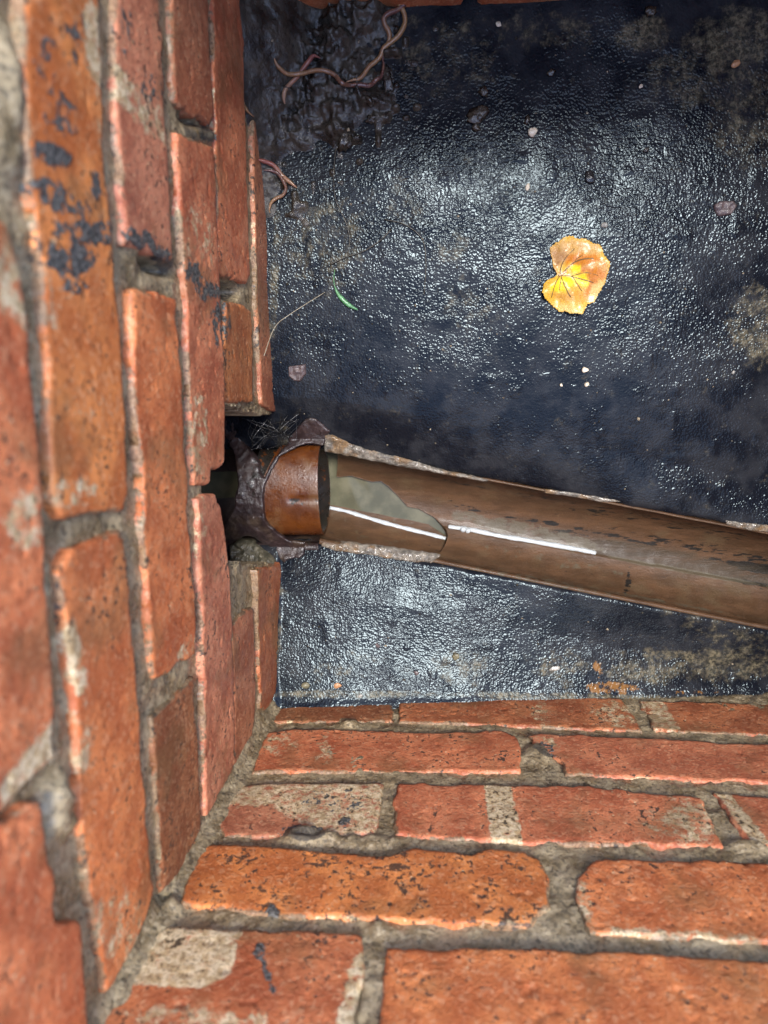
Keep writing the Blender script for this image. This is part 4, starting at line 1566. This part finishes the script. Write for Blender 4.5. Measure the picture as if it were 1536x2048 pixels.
PXM = .00047
SM = {
    'cream': mat_plain('cream_stone', (.50, .42, .30), (.66, .58, .44), 300, .5),
    'mauve': mat_plain('mauve_stone', (.055, .038, .038), (.095, .066, .064), 260, .5, .001, .08),
    'black': mat_plain('black_glossy_chip', (.006, .006, .007), (.02, .02, .02), 260, .12),
    'orange': mat_plain('orange_stone', (.34, .16, .07), (.46, .25, .12), 260, .45),
    'olive': mat_plain('olive_pebble', (.11, .10, .06), (.20, .18, .11), 260, .3),
    'grey': mat_plain('grey_pebble', (.20, .19, .165), (.31, .29, .25), 260, .35),
    'mudc': mat_plain('mud_clod', (.018, .015, .012), (.05, .042, .03), 160, .25, .002),
}
STONES = [
    (1065, 265, 12, 11, .5, 'cream', 'angular white stone chip above the leaf', 1, .35),
    (1182, 358, 22, 14, .4, 'black', 'shiny black chip above the yellow leaf', 3, .62),
    (1470, 128, 9, 7, .6, 'orange', 'small orange stone near the top right corner', 4, .3),
    (1170, 740, 7, 8, .8, 'cream', 'round cream pebble below the leaf, upper of a pair', 5, .12),
    (1173, 769, 6, 7, .8, 'cream', 'cream pebble below the leaf, lower of a pair', 6, .15),
    (1122, 770, 4, 4, .8, 'cream', 'tiny white pebble left of the cream pair', 7, .2),
    (1056, 375, 5, 7, .7, 'cream', 'tiny cream pebble left of the black chip', 9, .2),
    (1209, 450, 7, 6, .6, 'grey', 'tiny pale chip just above the yellow leaf', 10, .3),
    (1281, 173, 4, 4, .7, 'cream', 'tiny white speck of stone in the upper right area', 11, .2),
    (997, 50, 6, 5, .6, 'cream', 'tiny white stone near the middle of the top edge', 12, .2),
    (1108, 1336, 13, 8, .6, 'grey', 'oval grey pebble on the lower floor strip', 13, .12),
    (912, 1312, 9, 11, .7, 'olive', 'olive pebble on the lower floor strip beneath the channel', 14, .15),
    (611, 1370, 10, 8, .7, 'olive', 'round olive pebble in the bottom left corner of the floor', 15, .12),
    (675, 1370, 10, 8, .4, 'orange', 'small orange crumb by the lowest brick row', 16, .35),
    (755, 1291, 8, 5, .6, 'mauve', 'small reddish chip on the lower floor strip', 17, .3),
    (833, 1345, 7, 6, .5, 'mauve', 'small dark red crumb on the lower floor strip', 18, .3),
    (720, 1392, 7, 4, .5, 'grey', 'tiny pale chip resting on the lowest brick row edge', 19, .3),
    (1466, 745, 4, 5, .6, 'grey', 'tiny pale stone near the right edge below the mauve stone', 20, .3),
    (967, 186, 12, 11, .6, 'mudc', 'dark mud clod at upper middle, upper of two', 21, .2),
    (958, 232, 24, 16, .5, 'mudc', 'flat dark mud clod at upper middle, lower of two', 22, .25),
    (952, 256, 9, 8, .6, 'mudc', 'small dark mud crumb under the two clods', 23, .2),
    (1055, 238, 6, 11, .5, 'mudc', 'small dark clod beside the angular white chip', 24, .2),
    (775, 165, 12, 26, .5, 'mudc', 'long dark mud clod beside the worms', 25, .2),
    (738, 203, 16, 9, .7, 'mudc', 'rounded mud clod below the worms, right of the heap', 26, .2),
    (690, 280, 14, 26, .6, 'mudc', 'tall mud clod at the lower edge of the mud heap', 27, .2),
    (742, 240, 14, 10, .6, 'mudc', 'small mud clod near the edge of the heap', 28, .2),
    (1291, 300, 5, 6, .6, 'mudc', 'tiny dark crumb above the black chip', 29, .2),
    (1102, 146, 9, 7, .5, 'mudc', 'tiny dark clod near the top middle', 30, .3),
    (1300, 25, 12, 9, .6, 'mudc', 'dark lump against the top wall', 31, .2),
]
for (px, py, rx, ry, hk, mk, lab, sd, fc) in STONES:
    p = at(px, py)
    a, b_ = rx * PXM, ry * PXM
    fc = max(fc, .34)
    me = stone_mesh('stone', p, a, b_, min(a, b_) * hk, -.2 + .5 * math.sin(sd * 2.1), sd, fc, .25, .45 if mk == 'mudc' else .06)
    nm = 'mud_clod' if mk == 'mudc' else 'stone'
    tag(link(nm, me, SM[mk]), lab, 'mud clod' if mk == 'mudc' else 'stone')


for px_, lab_, sd_k in (([(1426, 410), (1440, 403), (1465, 402), (1473, 412), (1462, 430), (1436, 434), (1428, 424)], 'flat mauve stone chip near the right edge, wet and shiny', 211),
                        ([(577, 733), (612, 728), (613, 748), (600, 764), (588, 762), (577, 752)], 'square mauve slate chip beside the left brick wall', 212)):
    tag(floor_patch('stone', px_, .0032, SM['mauve'], sd_k, rnd=.0012, edge=.0003, lump=.12, res=.0008), lab_, 'stone')


# loose grit
def build_grit():
    rs = np.random.RandomState(4)
    V, Fq = [], []
    base = np.array([(1, 0, 0), (0, 1, 0), (-1, 0, 0), (0, -1, 0), (0, 0, 1), (0, 0, -1)], float)
    fc = [(0, 1, 4, 4), (1, 2, 4, 4), (2, 3, 4, 4), (3, 0, 4, 4)]
    pts = []
    while len(pts) < 420:
        x, y = rs.uniform(.01, .6), rs.uniform(.01, Y_TOP - .01)
        if abs(float(axis_d(np.array([x]), np.array([y]))[0])) < HW + .003:
            continue
        pts.append((x, y))
    pts = np.array(pts)
    z = surf(pts[:, 0], pts[:, 1])
    tri = []
    for (x, y), zz in zip(pts, z):
        r = rs.choice([.0006, .0008, .0011, .0016], p=[.45, .3, .18, .07])
        k = len(V)
        a = rs.uniform(0, 6.28)
        b = base * r * rs.uniform(.6, 1.3, (6, 3))
        b = np.stack([b[:, 0] * math.cos(a) - b[:, 1] * math.sin(a), b[:, 0] * math.sin(a) + b[:, 1] * math.cos(a), b[:, 2]], -1)
        V += list(b + np.array([x, y, zz + r * .3]))
        for f in ((0, 1, 4), (1, 2, 4), (2, 3, 4), (3, 0, 4), (1, 0, 5), (2, 1, 5), (3, 2, 5), (0, 3, 5)):
            tri.append([i + k for i in f])
    me = mesh_from('grit', V, tri, smooth=False)
    m, nt, b = new_mat('mixed_grit')
    q = NT(nt)
    q.put(b.inputs['Base Color'], q.mix(q.ramp(q.noise(60, 2), .48, .6), (.03, .028, .022), (.34, .28, .19)))
    b.inputs['Roughness'].default_value = .35
    tag(link('grit', me, m), 'fine sand and grit scattered over the wet black floor', None, None, 'stuff')


build_grit()

# ------------------------------------------------------------------ grass blade, roots, fibres
GREEN = mat_plain('green_grass', (.05, .16, .06), (.10, .28, .12), 300, .4)
ROOT = mat_plain('dark_root', (.02, .017, .012), (.06, .05, .03), 300, .4)
PALE = mat_plain('pale_fibre', (.22, .19, .13), (.34, .30, .22), 300, .5)
FIB = mat_plain('black_fibre', (.006, .006, .006), (.02, .02, .02), 300, .25)


def strand(name, px, r, mat, label, cat, lift=.001, parent=None, f=None):
    P = []
    for x, y in px:
        p = on_surf(x, y, f or surf)
        P.append((p[0], p[1], p[2] + (.0004 if callable(r) else r) + lift))
    o = tube(name, P, r, mat, parent, sides=6, n=6)
    if label:
        tag(o, label, cat)
    return o


strand('grass_blade', [(670, 540), (668, 562), (674, 584), (686, 600), (700, 612), (716, 620)], lambda t: .0004 + .0019 * math.sin(math.pi * min(1, max(0, (t - .3) / .7))) ** .8 if t > .3 else .0004, GREEN, 'small curved green grass blade on the black floor', 'grass')
strand('root_fibre', [(660, 530), (690, 516), (730, 502), (765, 478), (782, 460)], .0005, ROOT, 'thin dark root running right from the green grass blade', 'root')
strand('root_fibre', [(672, 300), (668, 350), (672, 400), (690, 440), (700, 480), (694, 520)], .0004, ROOT, 'thin dark root hanging down below the mud heap', 'root')
strand('root_fibre', [(770, 440), (810, 450), (845, 480), (852, 530), (848, 590)], .0004, ROOT, 'thin arched dark root left of the yellow leaf', 'root')
fb = [on_plane(528, 712, ZERO + Wl * .004, Wl)] + [on_surf(x, y, surf) + np.array([0, 0, .02]) for x, y in ((560, 660), (590, 634))] + [on_surf(650, 585, surf) + np.array([0, 0, .001])]
o = tube('fibre', np.array(fb), .00035, PALE, None, sides=6, n=8)
tag(o, 'fine pale hair stretching from the left bricks to the floor', 'fibre')


def build_tangle():
    rs = random.Random(9)
    root = tag(empty('fibre_tangle', tuple(on_z(535, 865, .03))), 'tangle of wet black fibres hanging in the wall opening above the collar', 'fibres')
    for i in range(26):
        x0, y0 = rs.uniform(470, 600), rs.uniform(822, 850)
        x1, y1 = rs.uniform(500, 590), rs.uniform(872, 902)
        z0, z1 = rs.uniform(.02, .055), rs.uniform(.030, .058)
        mx, my = (x0 + x1) / 2 + rs.uniform(-25, 25), (y0 + y1) / 2 + rs.uniform(-10, 16)
        P = [on_z(x0, y0, z0), on_z(mx, my, (z0 + z1) / 2 - .004), on_z(x1, y1, z1)]
        tube('fibre', np.array(P), rs.choice([.00018, .00025, .0005]), FIB, root, sides=5, n=6)


build_tangle()
